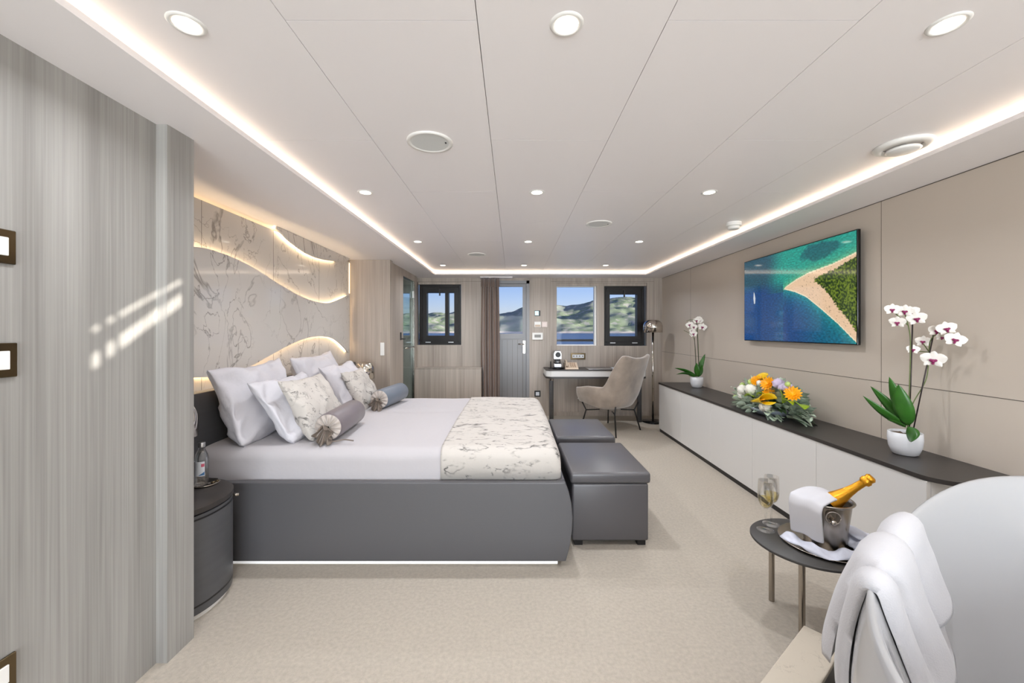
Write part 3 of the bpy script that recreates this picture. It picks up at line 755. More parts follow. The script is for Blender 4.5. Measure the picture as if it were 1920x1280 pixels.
def table_lamp(x, y, lab):
    t = thing('table_lamp', lab, 'table lamp', (x, y, .51), 'chrome dome lamps')
    b = B(); lathe(b, [(0, .51), (.07, .51), (.07, .52), (.012, .524), (0, .524)], (x, y, 0), 28); obj('base', b, M['chrome'], t, smooth=True)
    b = B(); tube(b, [(x, y, .522), (x, y, .96)], .009, 12); obj('stem', b, M['chrome'], t, smooth=True)
    b = B(); lathe(b, dome_prof(.105, .185), (x, y, .805), 40); obj('lamp_shade', b, M['chrome'], t, smooth=True)
table_lamp(-1.645, 1.95, 'chrome dome lamp on the near bedside table, partly hidden by wood wall')
table_lamp(-1.60, 4.38, 'chrome dome lamp behind the pillows, against the wood pillar')
# small tray, water bottle, sweets
t = thing('coaster_tray', 'small shiny oval metal tray under the water bottle', 'tray', (-1.615, 2.07, .51))
b = B(); lathe(b, [(0, .512), (.052, .512), (.064, .520), (.067, .520), (.060, .511), (0, .5105)], (-1.625, 2.14, 0), 36, sx=1, sy=1.0); obj('dish', b, M['chrome'], t, smooth=True)
b = B(); 
for a, q in ((0, .0), (1.2, .02)):
    lathe(b, [(0, .514), (.011, .515), (.011, .522), (0, .523)], (-1.588+q*.3, 2.15+q, 0), 12)
tag(obj('wrapped_sweets', b, M['bronze'], smooth=True), 'bronze wrapped sweets lying on the small tray beside the bottle', 'sweets')
t = thing('water_bottle', 'clear glass water bottle with silver cap on bedside table', 'bottle', (-1.625, 2.07, .512))
c = (-1.632, 2.128, .5135)
b = B(); lathe(b, [(0, 0), (.028, 0), (.031, .004), (.031, .135), (.027, .160), (.016, .185), (.0135, .205), (.0115, .205), (.0135, .184), (.0245, .159), (.0285, .134), (.0285, .007), (0, .005)], c, 28); obj('glass_body', b, M['glass'], t, smooth=True)
b = B(); lathe(b, [(0, .006), (.028, .008), (.028, .134), (.024, .158), (.013, .180), (0, .180)], c, 24); obj('water', b, M['water'], t, smooth=True)
b = B(); lathe(b, [(0, .222), (.015, .222), (.0165, .220), (.0165, .198), (.0145, .198)], c, 24); obj('cap', b, M['silver_cap'], t, angle=50)
b = B(); grid(b, lambda u, v: Vector(c)+Vector((.0316*math.cos(-2.9+2.4*u), .0316*math.sin(-2.9+2.4*u), .052+.075*v)), 20, 2); lb = obj('label', b, M['tag_white'], t, smooth=True)
b = B(); grid(b, lambda u, v: Vector(c)+Vector((.0319*math.cos(-1.0+.45*u), .0319*math.sin(-1.0+.45*u), .100+.016*v)), 6, 2); obj('label_mark', b, M['pink'], lb)
b = B(); grid(b, lambda u, v: Vector(c)+Vector((.0319*math.cos(-1.4+.85*u), .0319*math.sin(-1.4+.85*u), .056+.018*v*u)), 8, 2); obj('label_wave', b, M['blue'], lb)

# ------------------------------------------------------------------ ottomans
def ottoman(y0, y1, x0, x1, lab):
    t = thing('ottoman', lab, 'ottoman', ((x0+x1)/2, (y0+y1)/2, 0), 'charcoal leather ottomans at the foot of the bed')
    obj('body', rbox(x0+.012, x1-.012, y0+.008, y1-.008, .035, .385, .014, 4), M['otto'], t, angle=50)
    obj('lid', rbox(x0, x1, y0, y1, .387, .455, .018, 5), M['otto'], t, smooth=True)
    for fx in (x0+.03, x1-.075):
        for fy in (y0+.03, y1-.08):
            b = B(); box(b, fx, fx+.05, fy, fy+.05, 0, .036); obj('foot', b, M['black'], t)
ottoman(2.47, 3.15, .352, .845, 'charcoal leather storage ottoman at the bed foot, nearer the camera')
ottoman(3.32, 3.99, .352, .845, 'charcoal leather storage ottoman at the bed foot, farther away')

# ------------------------------------------------------------------ desk and things on it
t = thing('desk', 'slim wall desk with dark top, pale edge band and metal legs', 'desk', (1.2, 6.05, 0))
dx0, dx1, dy0, dy1 = .478, 1.935, 5.80, YF-.002
def deskpoly(k=0):
    r = .09; pts = []
    for cx, cy, a0 in ((dx0+r, dy0+r, PI), (dx1-r, dy0+r, 1.5*PI)):
        for i in range(7):
            a = a0+PI/2*i/6; pts.append((cx+(r-k)*math.cos(a), cy+(r-k)*math.sin(a)))
    return pts+[(dx1-k, dy1), (dx0+k, dy1)]
b = B(); prism(b, deskpoly(), 'z', .745, .757); obj('desktop', b, M['counter'], t, angle=30)
b = B(); prism(b, deskpoly(.004), 'z', .662, .7448); obj('edge_band', b, M['cabinet'], t, angle=30)
b = B(); prism(b, deskpoly(), 'z', .636, .6615); obj('underside', b, M['counter'], t, angle=30)
for lx in (.562, 1.842):
    b = B(); lathe(b, [(0, .012), (.033, .012), (.033, .60)], (lx, 5.885, 0), 24); lg = obj('leg', b, M['charcoal2'], t, smooth=True)
    b = B(); lathe(b, [(.034, .60), (.034, .636)], (lx, 5.885, 0), 24); obj('collar', b, M['chrome'], lg, smooth=True)
    b = B(); lathe(b, [(0, 0), (.034, 0), (.034, .012), (0, .012)], (lx, 5.885, 0), 24); obj('foot', b, M['black'], lg)
t = thing('coffee_machine', 'small silver and black coffee machine at the desk left end', 'coffee machine', (.67, 6.05, .757))
x = .665
obj('body', rbox(x-.043, x+.043, 5.99, 6.22, .79, .965, .012, 3), M['blackgloss'], t)
b = B(); prism(b, [(x-.055, .905), (x+.055, .905), (x+.055, .985), (x+.038, 1.02), (x-.038, 1.02), (x-.055, .985)], 'y', 5.965, 6.2); obj('head', b, M['silver_cap'], t)
b = B(); lathe(b, [(0, .012), (.036, .012), (.04, 0)], n=24, mtx=Matrix.Translation((x+.005, 5.965, .968)) @ Matrix.Rotation(PI/2, 4, 'X')); obj('brew_unit', b, M['black'], t)
obj('drip_box', rbox(x-.055, x+.055, 5.94, 6.06, .785, .838, .006, 2), M['silver_cap'], t)
b = B(); lathe(b, [(0, .7575), (.085, .7575), (.085, .775), (.07, .784), (0, .786)], (x+.01, 6.0, 0), 30); obj('drip_tray', b, M['blackgloss'], t, smooth=True)
b = B(); lathe(b, [(0, .86), (.045, .86), (.045, .868), (0, .87)], (x, 5.98, 0), 20); obj('cup_rest', b, M['silver_cap'], t)
b = B(); tube(b, [(.575, 6.10, .758), (.573, 6.10, .86)], .006, 8); lathe(b, [(0, .758), (.035, .758), (.035, .764), (0, .766)], (.575, 6.10, 0), 18); tag(obj('router_antenna', b, M['black']), 'thin black upright antenna at the left end of the desk', 'antenna')
t = thing('telephone', 'beige desk telephone beside the coffee machine', 'telephone', (.86, 6.03, .757))
b = B(); prism(b, [(5.93, .758), (6.13, .758), (6.13, .835), (6.10, .845), (5.94, .775)], 'x', .775, .965); obj('base', b, M['beige_pl'], t)
b = B(); tube(b, smooth_path([(.80, 5.945, .80), (.80, 5.97, .828), (.80, 6.06, .868), (.80, 6.11, .868)], 4), [.02]+[.014]*11+[.02], 8); obj('handset', b, M['beige_pl'], t, smooth=True)
b = B()
for i in range(3):
    for j in range(4):
        yy = 5.965+.033*j; zz = .775+(yy-5.94)*.4375+.002; box(b, .855+.03*i, .873+.03*i, yy, yy+.018, zz, zz+.008)
obj('keys', b, mat('phone_keys', (150, 120, 90), .5), t)
b = rbox(1.10, 1.50, 5.86, 6.13, .7575, .768, .004, 2); tag(obj('desk_folder', b, M['silver_cap']), 'flat silver folder lying in the middle of the desk', 'folder')
b = B(); box(b, 1.47, 1.57, 5.90, 6.10, .7685, .7705); b2 = Matrix.Rotation(.0, 4, 'Z'); tag(obj('paper_sheets', b, M['tag_white']), 'white papers on the desk behind the velvet chair', 'papers')

# ------------------------------------------------------------------ velvet armchair
ch = thing('armchair', 'taupe velvet wing armchair on thin black metal legs, at the desk', 'armchair', (1.30, 5.40, 0))
face = Vector((-.66, .75, 0)).normalized(); side = Vector((face.y, -face.x, 0))       # side = the chair's right
CC = Vector((1.30, 5.40, 0))
def cl(x, y, z): return CC+side*x-face*y+Vector((0, 0, z))            # local: x right, y backwards
def sst(a, b_, t):
    t = min(1, max(0, (t-a)/(b_-a))); return t*t*(3-2*t)
def shell_top(a):
    a = abs(a); back = .985+.035*sst(.05, .26, a)-.05*sst(.30, .40, a)
    return back*(1-sst(.34, .47, a))+(.61-.03*sst(.7, 1, a))*sst(.34, .47, a)
def plan(t):
    a = abs(t); s = 1 if t >= 0 else -1
    if a < .34:
        ph = a/.34*1.25; return Vector((s*.29*math.sin(ph)/math.sin(1.25), .27-.10*(1-math.cos(ph)), 0))
    k = (a-.34)/.66; p0 = Vector((.29, .27-.10*(1-math.cos(1.25)), 0)); p1 = Vector((.345, -.265, 0))
    q = p0.lerp(p1, k); q.x += .03*math.sin(PI*k); return Vector((s*q.x, q.y, 0))
def shell(u, v):
    t = u*2-1; p = plan(t); zt = shell_top(t); zb = .335+.06*sst(.55, 1, abs(t)); z = zb+(zt-zb)*v
    back = 1-sst(.30, .60, abs(t))
    lean = (z-.34)*(.27*back+.02)-.02
    taper = .80+.20*sst(.3, .55, z)
    x = p.x*(taper)*(1+.10*back*(z-.5)); y = p.y*(.86+.14*sst(.3, .5, z))+lean
    return cl(x, y, z)
b = B(); grid(b, shell, 61, 15); o = obj('shell', b, M['velvet'], ch, smooth=True); solid(o, .05, 0, 1)
def pan(u, v):
    t = u*2-1; p = shell(u, 0); c0 = cl(0, 0, .32); return p.lerp(c0, v)+Vector((0, 0, -.03*math.sin(PI*v*.5)))
b = B(); grid(b, pan, 61, 6); o = obj('seat_pan', b, M['velvet'], ch, smooth=True); solid(o, .02, 0)
b = cushion(.56, .56, .16, 33, .004, 16, .02); bmesh.ops.transform(b, matrix=Matrix.Translation(cl(0, -.05, .41)) @ Matrix(((side.x, -face.x, 0, 0), (side.y, -face.y, 0, 0), (0, 0, 1, 0), (0, 0, 0, 1))) @ Matrix.Rotation(PI/2, 4, 'X'), verts=b.verts[:])
obj('seat_cushion', b, M['velvet'], ch, smooth=True)
feet = [(1.274, 4.99), (1.70, 5.39), (1.366, 5.80), (.90, 5.40)]
for fx, fy in feet:
    d = Vector((fx, fy, 0))-CC; top = CC+d*.72+Vector((0, 0, .33)); f = Vector((fx, fy, 0))
    b = B(); tube(b, [f, CC+d*.80+Vector((0, 0, .27)), CC+d*.93+Vector((0, 0, .375))], .0095, 10); tube(b, [CC+d*.80+Vector((0, 0, .27)), CC+d*.35+Vector((0, 0, .275))], .008, 8)
    obj('leg', b, M['black'], ch, smooth=True)

# ------------------------------------------------------------------ floor lamp
t = thing('floor_lamp', 'chrome floor lamp with dome shade beside the far right corner', 'floor lamp', (2.03, 5.86, 0))
c = (2.03, 5.86, 0)
b = B(); lathe(b, [(0, 0), (.145, 0), (.15, .006), (.148, .018), (.02, .024), (0, .024)], c, 40); obj('base', b, M['blackgloss'], t, smooth=True)
b = B(); tube(b, [(c[0], c[1], .02), (c[0], c[1], 1.44)], .014, 16); obj('pole', b, M['chrome'], t, smooth=True)
b = B(); lathe(b, dome_prof(.135, .185), (c[0], c[1], 1.297), 44); obj('lamp_shade', b, M['chrome'], t, smooth=True)

# ------------------------------------------------------------------ console along the right wall
XC = 1.92
def console():
    t = thing('console_cabinet', 'long low white console cabinet with dark top along the right wall', 'cabinet', (2.1, 3.6, 0))
    r = .13; y0, y1 = 1.80, 5.335
    pts = [(XR-.001, y0)]
    for i in range(9):
        a = 1.5*PI-PI/2*i/8; pts.append((XC+r+r*math.cos(a), y0+r+r*math.sin(a)))
    pts += [(XC, y1), (XR-.001, y1)]
    b = B(); prism(b, pts, 'z', .622, .643); obj('countertop', b, M['counter'], t, angle=30)
    b = B(); box(b, XC+.014, XR-.002, 1.89, y1-.01, 0, .04); obj('plinth', b, M['black'], t)
    b = B(); box(b, XC+.028, XR-.001, 1.885, y1-.006, .041, .6215); obj('body', b, M['cabinet'], t)
    ys = [1.885+.687*k for k in range(6)]; ys[-1] = y1-.006
    for a, c in zip(ys, ys[1:]):
        obj('cabinet_door', rbox(XC+.006, XC+.0275, a+.0012, c-.0012, .041, .6195, .0015, 1), M['cabinet'], t)
    b = B(); box(b, 2.085, 2.087, 1.8843, 1.885, .045, .62); obj('end_joint', b, M['seam'], t)
console()

# ------------------------------------------------------------------ television
tvx, ty0, ty1, tz0, tz1 = 2.275, 2.672, 3.98, 1.225, 1.993
t = thing('television', 'wall mounted flat television showing an aerial view of a sandy beach', 'television', (tvx, (ty0+ty1)/2, tz0))
b = rbox(tvx, tvx+.022, ty0, ty1, tz0, tz1, .003, 2); obj('casing', b, M['blackgloss'], t)
b = B(); box(b, tvx+.022, XR-.001, 3.1, 3.6, 1.4, 1.8); obj('wall_bracket', b, M['black'], t)
NU, NV = 260, 150
def interp(x, P):
    return float(np.interp(x, [p[0] for p in P], [p[1] for p in P]))
UPC = [(.44, .43), (.464, .395), (.56, .335), (.66, .29), (.845, .249), (1, .190)]
LOC = [(.44, .42), (.464, .43), (.55, .47), (.643, .535), (.70, .60), (.769, .68), (.88, .818), (.99, .975), (1, .99)]
FUP = [(.70, .37), (.74, .345), (.776, .335), (.88, .295), (1, .225)]
FLO = [(.70, .37), (.74, .42), (.81, .52), (.88, .668), (.95, .79), (1, .90)]
def fb(x, y, s, o=3): return sum(noise.noise(Vector((x*s*2**k, y*s*2**k, k*3.1)))/2**k for k in range(o))
def tvcol(u, v):
    X_, Y_ = u*1.7, v
    n1 = fb(X_, Y_, 6); n2 = fb(X_, Y_*2.2, 34, 2)
    deep = np.array((12, 62, 118.)); mid = np.array((22, 88, 104.)); teal = np.array((24, 146, 132.)); turq = np.array((60, 178, 168.))
    up = interp(u, UPC); lo_ = interp(u, LOC)
    uu = u+.012*n1
    if u < .44 or v < up or v > lo_:
        if v < up or (u < .44 and v < .45):
            k = sst(.26, .46, uu+.10*(v)); c = (np.array((34, 78, 96.)))*(1-k)+teal*k
            dp = math.hypot((u-.73)/.17, (v-.095)/.10)+n1*.35
            if dp < 1: c = c*(.25+.75*sst(.75, 1, dp))+np.array((14, 78, 92.))*(1-(.25+.75*sst(.75, 1, dp)))
            dist = up-v if u > .44 else 1
            c = c+(np.array((120, 176, 130.))-c)*math.exp(-max(0, dist)/.05)*.8
            if u < .44:
                k2 = sst(.28, .45, v); c = c*(1-k2)+(deep*(1-k)+mid*k)*k2
        else:
            dist = (v-lo_) if u > .44 else .12+(.44-u)
            c = deep+(np.array((8, 92, 120.))-deep)*sst(.5, .85, u)
            c = c+(np.array((46, 168, 150.))-c)*math.exp(-max(0, dist)/.045)
            c = c+(np.array((18, 116, 128.))-c)*math.exp(-max(0, dist)/.12)*.7
        return c*(1+.28*n2)
    sand = np.array((226, 192, 158.))*(1+.05*n2)
    if u > .70:
        fu = interp(u, FUP)+.02*n2; fl = interp(u, FLO)+.03*n2
        if fu < v < fl:
            k = sst(-.3, .35, fb(X_, Y_, 48, 3)+.3*n1); return np.array((30, 52, 22.))*(1-k)+np.array((112, 132, 40.))*k
    d = min(v-up, lo_-v)
    if d < .012: return np.array((236, 222, 190.))
    if n2 > .52 and u > .6: return sand*.72
    return sand
b = B(); V = grid(b, lambda i, j: Vector((tvx-.0012, ty1-.008-(ty1-ty0-.016)*i, tz1-.008-(tz1-tz0-.016)*j)), NU, NV)
me_cols = [tvcol(i/(NU-1), j/(NV-1)) for i in range(NU) for j in range(NV)]
bmesh.ops.recalc_face_normals(b, faces=b.faces[:])
sm_ = mat('tv_picture', (20, 20, 20), .06, spec=.6)
nn, ll = sm_.node_tree.nodes, sm_.node_tree.links
at = nn.new('ShaderNodeAttribute'); at.attribute_name = 'picture'
ll.new(at.outputs['Color'], nn['Principled BSDF'].inputs['Emission Color']); nn['Principled BSDF'].inputs['Emission Strength'].default_value = .95
nn['Principled BSDF'].inputs['Base Color'].default_value = (.01, .01, .01, 1)
screen = obj('screen', b, sm_, t)
ca = screen.data.color_attributes.new('picture', 'FLOAT_COLOR', 'POINT')
buf = np.ones((NU*NV, 4), 'f')
cc_ = np.clip(np.array(me_cols)/255, 0, 1); buf[:, :3] = np.where(cc_ <= .04045, cc_/12.92, ((cc_+.055)/1.055)**2.4)
ca.data.foreach_set('color', buf.ravel())
b = B()                                    # the boat in the picture
def scr(u, v): return (ty1-.008-(ty1-ty0-.016)*u, tz1-.008-(tz1-tz0-.016)*v)
P = [scr(.118, .40), (scr(.127, .42)), scr(.137, .48), scr(.134, .545), scr(.122, .55), scr(.113, .48)]
prism(b, P, 'x', tvx-.0018, tvx-.0013); obj('picture_boat', b, mat('picture_boat', (0, 0, 0), .5, emit=(205, 212, 220), es=.9), screen)

# ------------------------------------------------------------------ plants
def leaf_mesh(b, base, tip, w, up_=Vector((0, 0, 1)), droop=.0, arch=.12, n=12, fold=.25, wp=.8):
    base, tip = Vector(base), Vector(tip); d = tip-base; L = d.length
    s = d.cross(up_); s = s.normalized() if s.length > 1e-5 else Vector((1, 0, 0)); nrm = s.cross(d).normalized()
    def f(u, v):
        p = base+d*u+nrm*(arch*L*math.sin(PI*u))+Vector((0, 0, -droop*u*u*L))
        ww = w/2*(math.sin(PI*min(1, u**wp*.97+.03)))**.8+.002*(1-u)
        k = (v-.5)*2
        return p+s*(ww*k)+nrm*(fold*ww*abs(k))
    grid(b, f, n, 5)
def orchid_flower(parent, pos, facing, size, rollz=0):
    facing = Vector(facing).normalized(); Mx = Matrix.Translation(pos) @ facing.to_track_quat('Z', 'Y').to_matrix().to_4x4() @ Matrix.Rotation(rollz, 4, 'Z')
    b = B()
    def petal(ang, L, w, cup):
        R = Mx @ Matrix.Rotation(ang, 4, 'Z')
        def f(u, v):
            k = (v-.5)*2; ww = w/2*math.sin(PI*min(1, u*.92+.06))**.65
            return R @ Vector((ww*k, L*u, cup*L*(u*u)*.5-cup*.4*L*u+.10*L*(1-k*k)*u))
        grid(b, f, 7, 5)
    petal(0, size*.9, size*.62, .3)
    for a in (2.35, -2.35): petal(a, size*.88, size*.55, .25)
    for a in (1.25, -1.25): petal(a, size*1.0, size*1.05, .35)
    fl = obj('flower', b, M['petal'], parent, smooth=True)
    b = B(); s = size
    for (x, y, z, r) in ((0, -.10, .20, .19), (-.17, -.03, .17, .14), (.17, -.03, .17, .14), (0, -.36, .14, .13)):
        lathe(b, [(0, -r*s), (r*s*.8, -r*s*.5), (r*s, 0), (r*s*.7, r*s*.6), (0, r*s)], n=8, mtx=Mx @ Matrix.Translation((x*s, y*s, z*s)))
    obj('lip', b, M['lip'], fl, smooth=True)
def orchid(c, label, flowers, leaves, stakes, stems, face_dir, fs):
    t = thing('potted_orchid', label, 'orchid', c, 'potted orchids on the console')
    x, y, z = c
    b = B(); lathe(b, [(0, 0), (.045, 0), (.056, .006), (.070, .045), (.0745, .085), (.073, .122), (.069, .124), (.066, .118), (.067, .09), (0, .09)], (x, y, z), 36); obj('pot', b, M['pot'], t, smooth=True)
    b = B(); lathe(b, [(0, .112), (.04, .110), (.066, .104)], (x, y, z), 24)
    for v in b.verts: v.co.z += random.uniform(-.006, .008)
    obj('potting_bark', b, M['bark'], t)
    for (bs, tip, w, ar, dr_) in leaves:
        b = B(); leaf_mesh(b, bs, tip, w, up_=Vector((.75, .55, .45)), arch=ar*.6, droop=dr_); solid(obj('leaf', b, M['leaf'], t, smooth=True), .0025)
    for st in stakes:
        b = B(); tube(b, st, .0032, 8); obj('stake', b, M['stake'], t, smooth=True)
    for st in stems:
        b = B(); tube(b, smooth_path(st, 5), .0026, 6); obj('flower_stem', b, M['stem'], t, smooth=True)
    for i, (p, s) in enumerate(flowers):
        d = Vector(face_dir)+Vector((random.uniform(-.3, .3), random.uniform(-.3, .3), random.uniform(-.35, .15)))
        orchid_flower(t, p, d, fs*s, random.uniform(-.3, .3))
Y0 = 2.22
q = lambda x, y, dY=0: px(x, y, Y0+dY)
orchid((2.155, 2.225, .643), 'large white and purple orchid in white pot at the near end of the console',
       [(q(1673, 580), .9), (q(1683, 604, -.03), .95), (q(1697, 583, -.02), 1), (q(1709, 585), .95), (q(1719, 597, -.03), 1.1), (q(1757, 620, -.08), .95), (q(1775, 616, -.13), 1.05), (q(1791, 637, -.17), 1.1), (q(1731, 640, .02), .9), (q(1712, 655), .75), (q(1750, 674, -.05), 1.35), (q(1767, 632, -.10), .7)],
       [(q(1697, 800), q(1618, 742, .05), .045, -.10, 0), (q(1698, 798), q(1632, 724, .08), .055, .06, 0), (q(1700, 795, .02), q(1667, 706, .06), .06, -.05, 0), (q(1702, 797, -.03), q(1684, 720, -.04), .085, -.10, 0), (q(1702, 800, -.06), q(1708, 828, -.12), .065, .25, 0), (q(1698, 801), q(1664, 787, -.02), .02, .05, 0)],
       [[q(1705, 800), q(1711, 606)], [q(1713, 803), q(1750, 628, -.04)]],
       [[q(1702, 800), q(1706, 700), q(1707, 640), q(1703, 610), q(1697, 590)], [q(1703, 610), q(1690, 598), q(1676, 584)], [q(1697, 590), q(1710, 586), q(1719, 597)], [q(1706, 798), q(1710, 760), q(1735, 715), q(1741, 680), q(1744, 640, -.03), q(1760, 625, -.08), q(1780, 628, -.13), q(1790, 637, -.16)], [q(1741, 658), q(1731, 644)], [q(1741, 660), q(1722, 658), q(1712, 655)]],
       (-.75, -.8, .0), .040)
Y0 = 4.85
orchid((2.205, 4.85, .643), 'smaller white orchid in white pot at the far end of the console',
       [(q(1293, 609), 1), (q(1301, 613), .9), (q(1306, 601), .9), (q(1312, 601, .02), .9), (q(1317, 613), 1.1), (q(1300, 626), 1.0), (q(1298, 620, .03), .8), (q(1311, 597), .7)],
       [(q(1306, 706), q(1265, 690, .02), .05, .12, 0), (q(1306, 706), q(1268, 702), .035, .22, 0), (q(1308, 706), q(1322, 663), .06, -.12, 0), (q(1308, 706, -.03), q(1306, 680, -.05), .075, -.10, 0), (q(1308, 706, -.02), q(1317, 684, -.05), .06, .1, 0), (q(1303, 706), q(1291, 704), .03, .1, 0)],
       [[q(1306, 706), q(1302, 632)], [q(1311, 704), q(1306, 600)]],
       [[q(1306, 704), q(1303, 645), q(1297, 628), q(1282, 619)], [q(1311, 704), q(1309, 640), q(1306, 605), q(1297, 599), q(1287, 602)]],
       (-.45, -.9, .05), .048)

# flower arrangement in a shallow bowl
ar = thing('flower_arrangement', 'low bowl of yellow, orange, white and lilac flowers on the console', 'flower arrangement', (2.10, 3.32, .643))
XA = 2.07
b = B(); lathe(b, [(0, 0), (.09, 0), (.11, .008), (.15, .05), (.152, .055), (.145, .052), (.10, .02), (0, .018)], (2.10, 3.30, .643), 36, sy=1.25); obj('bowl', b, mat('bowl_pale_blue', (196, 206, 218), .25), ar, smooth=True)
def ap(x, y, dx=0): 
    v = pxX(x, y, XA+dx); return v
core = Vector((2.10, 3.30, .70))
b = B()
random.seed(11)
for k in range(330):
    th = random.uniform(0, 2*PI); el = random.uniform(-.30, 1.2)
    d = Vector((math.cos(th)*.17*math.cos(el), math.sin(th)*.40*math.cos(el), .20*math.sin(el)))
    base = core+d*random.uniform(.55, .9); tip = core+d*random.uniform(1.0, 1.22)+Vector((0, 0, random.uniform(-.02, .03)))
    leaf_mesh(b, base, tip, random.uniform(.035, .06), up_=Vector((random.uniform(0, 1), random.uniform(0, 1), random.uniform(.2, 1))), arch=random.uniform(-.1, .2), n=6, wp=.7)
obj('eucalyptus_foliage', b, M['euc'], ar, smooth=True, kind='stuff')
b = B()
for k in range(140):
    th = random.uniform(0, 2*PI); el = random.uniform(-.1, 1.4)
    d = Vector((math.cos(th)*.12*math.cos(el), math.sin(th)*.33*math.cos(el), .14*math.sin(el)))
    leaf_mesh(b, core+d*.3, core+d*1.02, .05, arch=.1, n=6)
obj('dark_foliage', b, M['darkleaf'], ar, smooth=True, kind='stuff')
b = B()
for (x0, y0, x1, y1) in ((1395, 742, 1374, 725), (1395, 745, 1377, 729), (1500, 770, 1530, 782), (1500, 775, 1520, 790), (1400, 755, 1384, 757), (1465, 722, 1466, 711), (1463, 725, 1460, 713), (1450, 712, 1441, 707)):
    b = B(); a, c = ap(x0, y0), ap(x1, y1); tube(b, [a, c], .002, 5)
    for k in range(5):
        p = a.lerp(c, .45+.14*k); leaf_mesh(b, p, p+Vector((random.uniform(-.03, .03), random.uniform(-.03, .03), random.uniform(-.015, .03))), .018, n=5)
    obj('sprig', b, M['euc'], ar, smooth=True)
def gerbera(pos, r, m, nm='gerbera'):
    pos = Vector(pos); d = Vector((-.7, -.5, .55)).normalized(); d = (d+Vector((random.uniform(-.3, .3), random.uniform(-.3, .3), 0))).normalized()
    Mx = Matrix.Translation(pos) @ d.to_track_quat('Z', 'Y').to_matrix().to_4x4(); b = B()
    for layer, (rr, cup, nP) in enumerate(((1, .25, 14), (.75, .5, 12), (.45, .9, 9))):
        for i in range(nP):
            R = Mx @ Matrix.Rotation(2*PI*i/nP+layer*.2, 4, 'Z')
            grid(b, lambda u, v: R @ Vector(((v-.5)*r*rr*.42*math.sin(PI*min(1, u*.85+.1)), r*rr*u, cup*r*rr*u*u+.004*layer)), 5, 3)
    obj(nm, b, m, ar, smooth=True)
def ball(pos, r, m, nm='carnation'):
    b = B(); bmesh.ops.create_icosphere(b, subdivisions=3, radius=r, matrix=Matrix.Translation(pos))
    for v in b.verts:
        d = (v.co-Vector(pos)).normalized(); v.co = Vector(pos)+d*r*(1+.30*noise.noise(d*5+Vector(pos)*9)+.18*noise.noise(d*12))
    obj(nm, b, m, ar, smooth=True)
def calla(p0, p1, w, m):
    p0, p1 = Vector(p0), Vector(p1); d = (p1-p0); L = d.length; Mx = Matrix.Translation(p0) @ d.to_track_quat('Z', 'Y').to_matrix().to_4x4(); b = B()
    def f(u, v):
        a = u*2*PI*.92; r = .008+w*v**1.7*(1+.25*math.cos(a)); return Mx @ Vector((r*math.cos(a), r*math.sin(a), L*v*(1+.18*math.cos(a)*v)))
    grid(b, f, 20, 9); o = obj('calla_lily', b, m, ar, smooth=True); solid(o, .002)
    b = B(); tube(b, [p0+d*.25, p0+d*.85], .005, 8); obj('spadix', b, M['orange'], o, smooth=True)
for (x, y, s) in ((1418, 714, .045), (1440, 719, .058), (1442, 738, .050), (1487, 739, .058), (1480, 731, .035)): gerbera(ap(x, y, -.08), s, M['orange'])
calla(ap(1428, 718, -.03), ap(1427, 704, -.05), .035, M['yellow']); calla(ap(1409, 752, -.13), ap(1438, 748, -.15), .036, M['yellow'])
for (x, y, s) in ((1393, 731, .045), (1391, 740, .035), (1409, 730, .048), (1432, 763, .034), (1439, 764, .030), (1424, 718, .022)): ball(ap(x, y, -.10), s, M['whitefl'])
for (x, y, s) in ((1459, 719, .038), (1469, 727, .034), (1478, 727, .034), (1435, 730, .028)): ball(ap(x, y, -.07), s, M['lilac'], 'lilac_bloom')
for (x, y, s) in ((1408, 716, .02), (1392, 722, .018), (1379, 744, .014), (1489, 754, .0), (1477, 720, .014)): ball(ap(x, y, -.10), s*1.25, M['greenfl'], 'green_bud')
for (a, c, w) in (((1466, 755, -.12), (1459, 728, -.10), .085), ((1470, 752, -.13), (1487, 760, -.16), .06), ((1495, 757, -.10), (1508, 768, -.12), .10), ((1413, 744, -.14), (1395, 743, -.14), .045), ((1420, 742, -.12), (1434, 738, -.12), .04)):
    b = B(); leaf_mesh(b, ap(*a), ap(*c), w, up_=Vector((.4, .5, 1)), arch=.1, n=9, wp=.7); solid(obj('anthurium', b, M['lime'], ar, smooth=True), .002)

# ------------------------------------------------------------------ round side table with the champagne
TZ = .37; tc_ = (1.335, 1.83)
t = thing('side_table', 'small round black side table with thin steel legs', 'side table', (tc_[0], tc_[1], 0))
b = B(); lathe(b, [(0, TZ-.014), (.222, TZ-.014), (.228, TZ-.010), (.228, TZ-.003), (.225, TZ), (0, TZ)], (tc_[0], tc_[1], 0), 64); obj('tabletop', b, mat('table_black', (58, 56, 54), .45), t, angle=50)
for lx, ly in ((1.269, 1.985), (1.228, 1.72), (1.50, 1.80)):
    b = B(); lathe(b, [(0, 0), (.0125, 0), (.0125, TZ-.014), (0, TZ-.014)], (lx, ly, 0), 20); obj('leg', b, M['steel'], t, angle=50)
t = tag(obj('serving_tray', lathe(B(), [(0, TZ+.001), (.150, TZ+.001), (.172, TZ+.012), (.178, TZ+.013), (.178, TZ+.011), (.152, TZ), (0, TZ)], (1.395, 1.81, 0), 56), M['steel'], smooth=True), 'round steel tray under the champagne bucket', 'tray')
bc = Vector((1.392, 1.81, TZ+.003))
t = thing('champagne_bucket', 'stainless steel champagne bucket with ring handle on the tray', 'bucket', bc, )
BH = .20
b = B(); lathe(b, [(0, 0), (.072, 0), (.076, .004), (.098, BH-.012), (.100, BH-.006), (.108, BH-.003), (.110, BH), (.105, BH+.003), (.098, BH), (.094, BH-.012), (.073, .008), (0, .006)], bc, 48); obj('body', b, M['steel'], t, smooth=True)
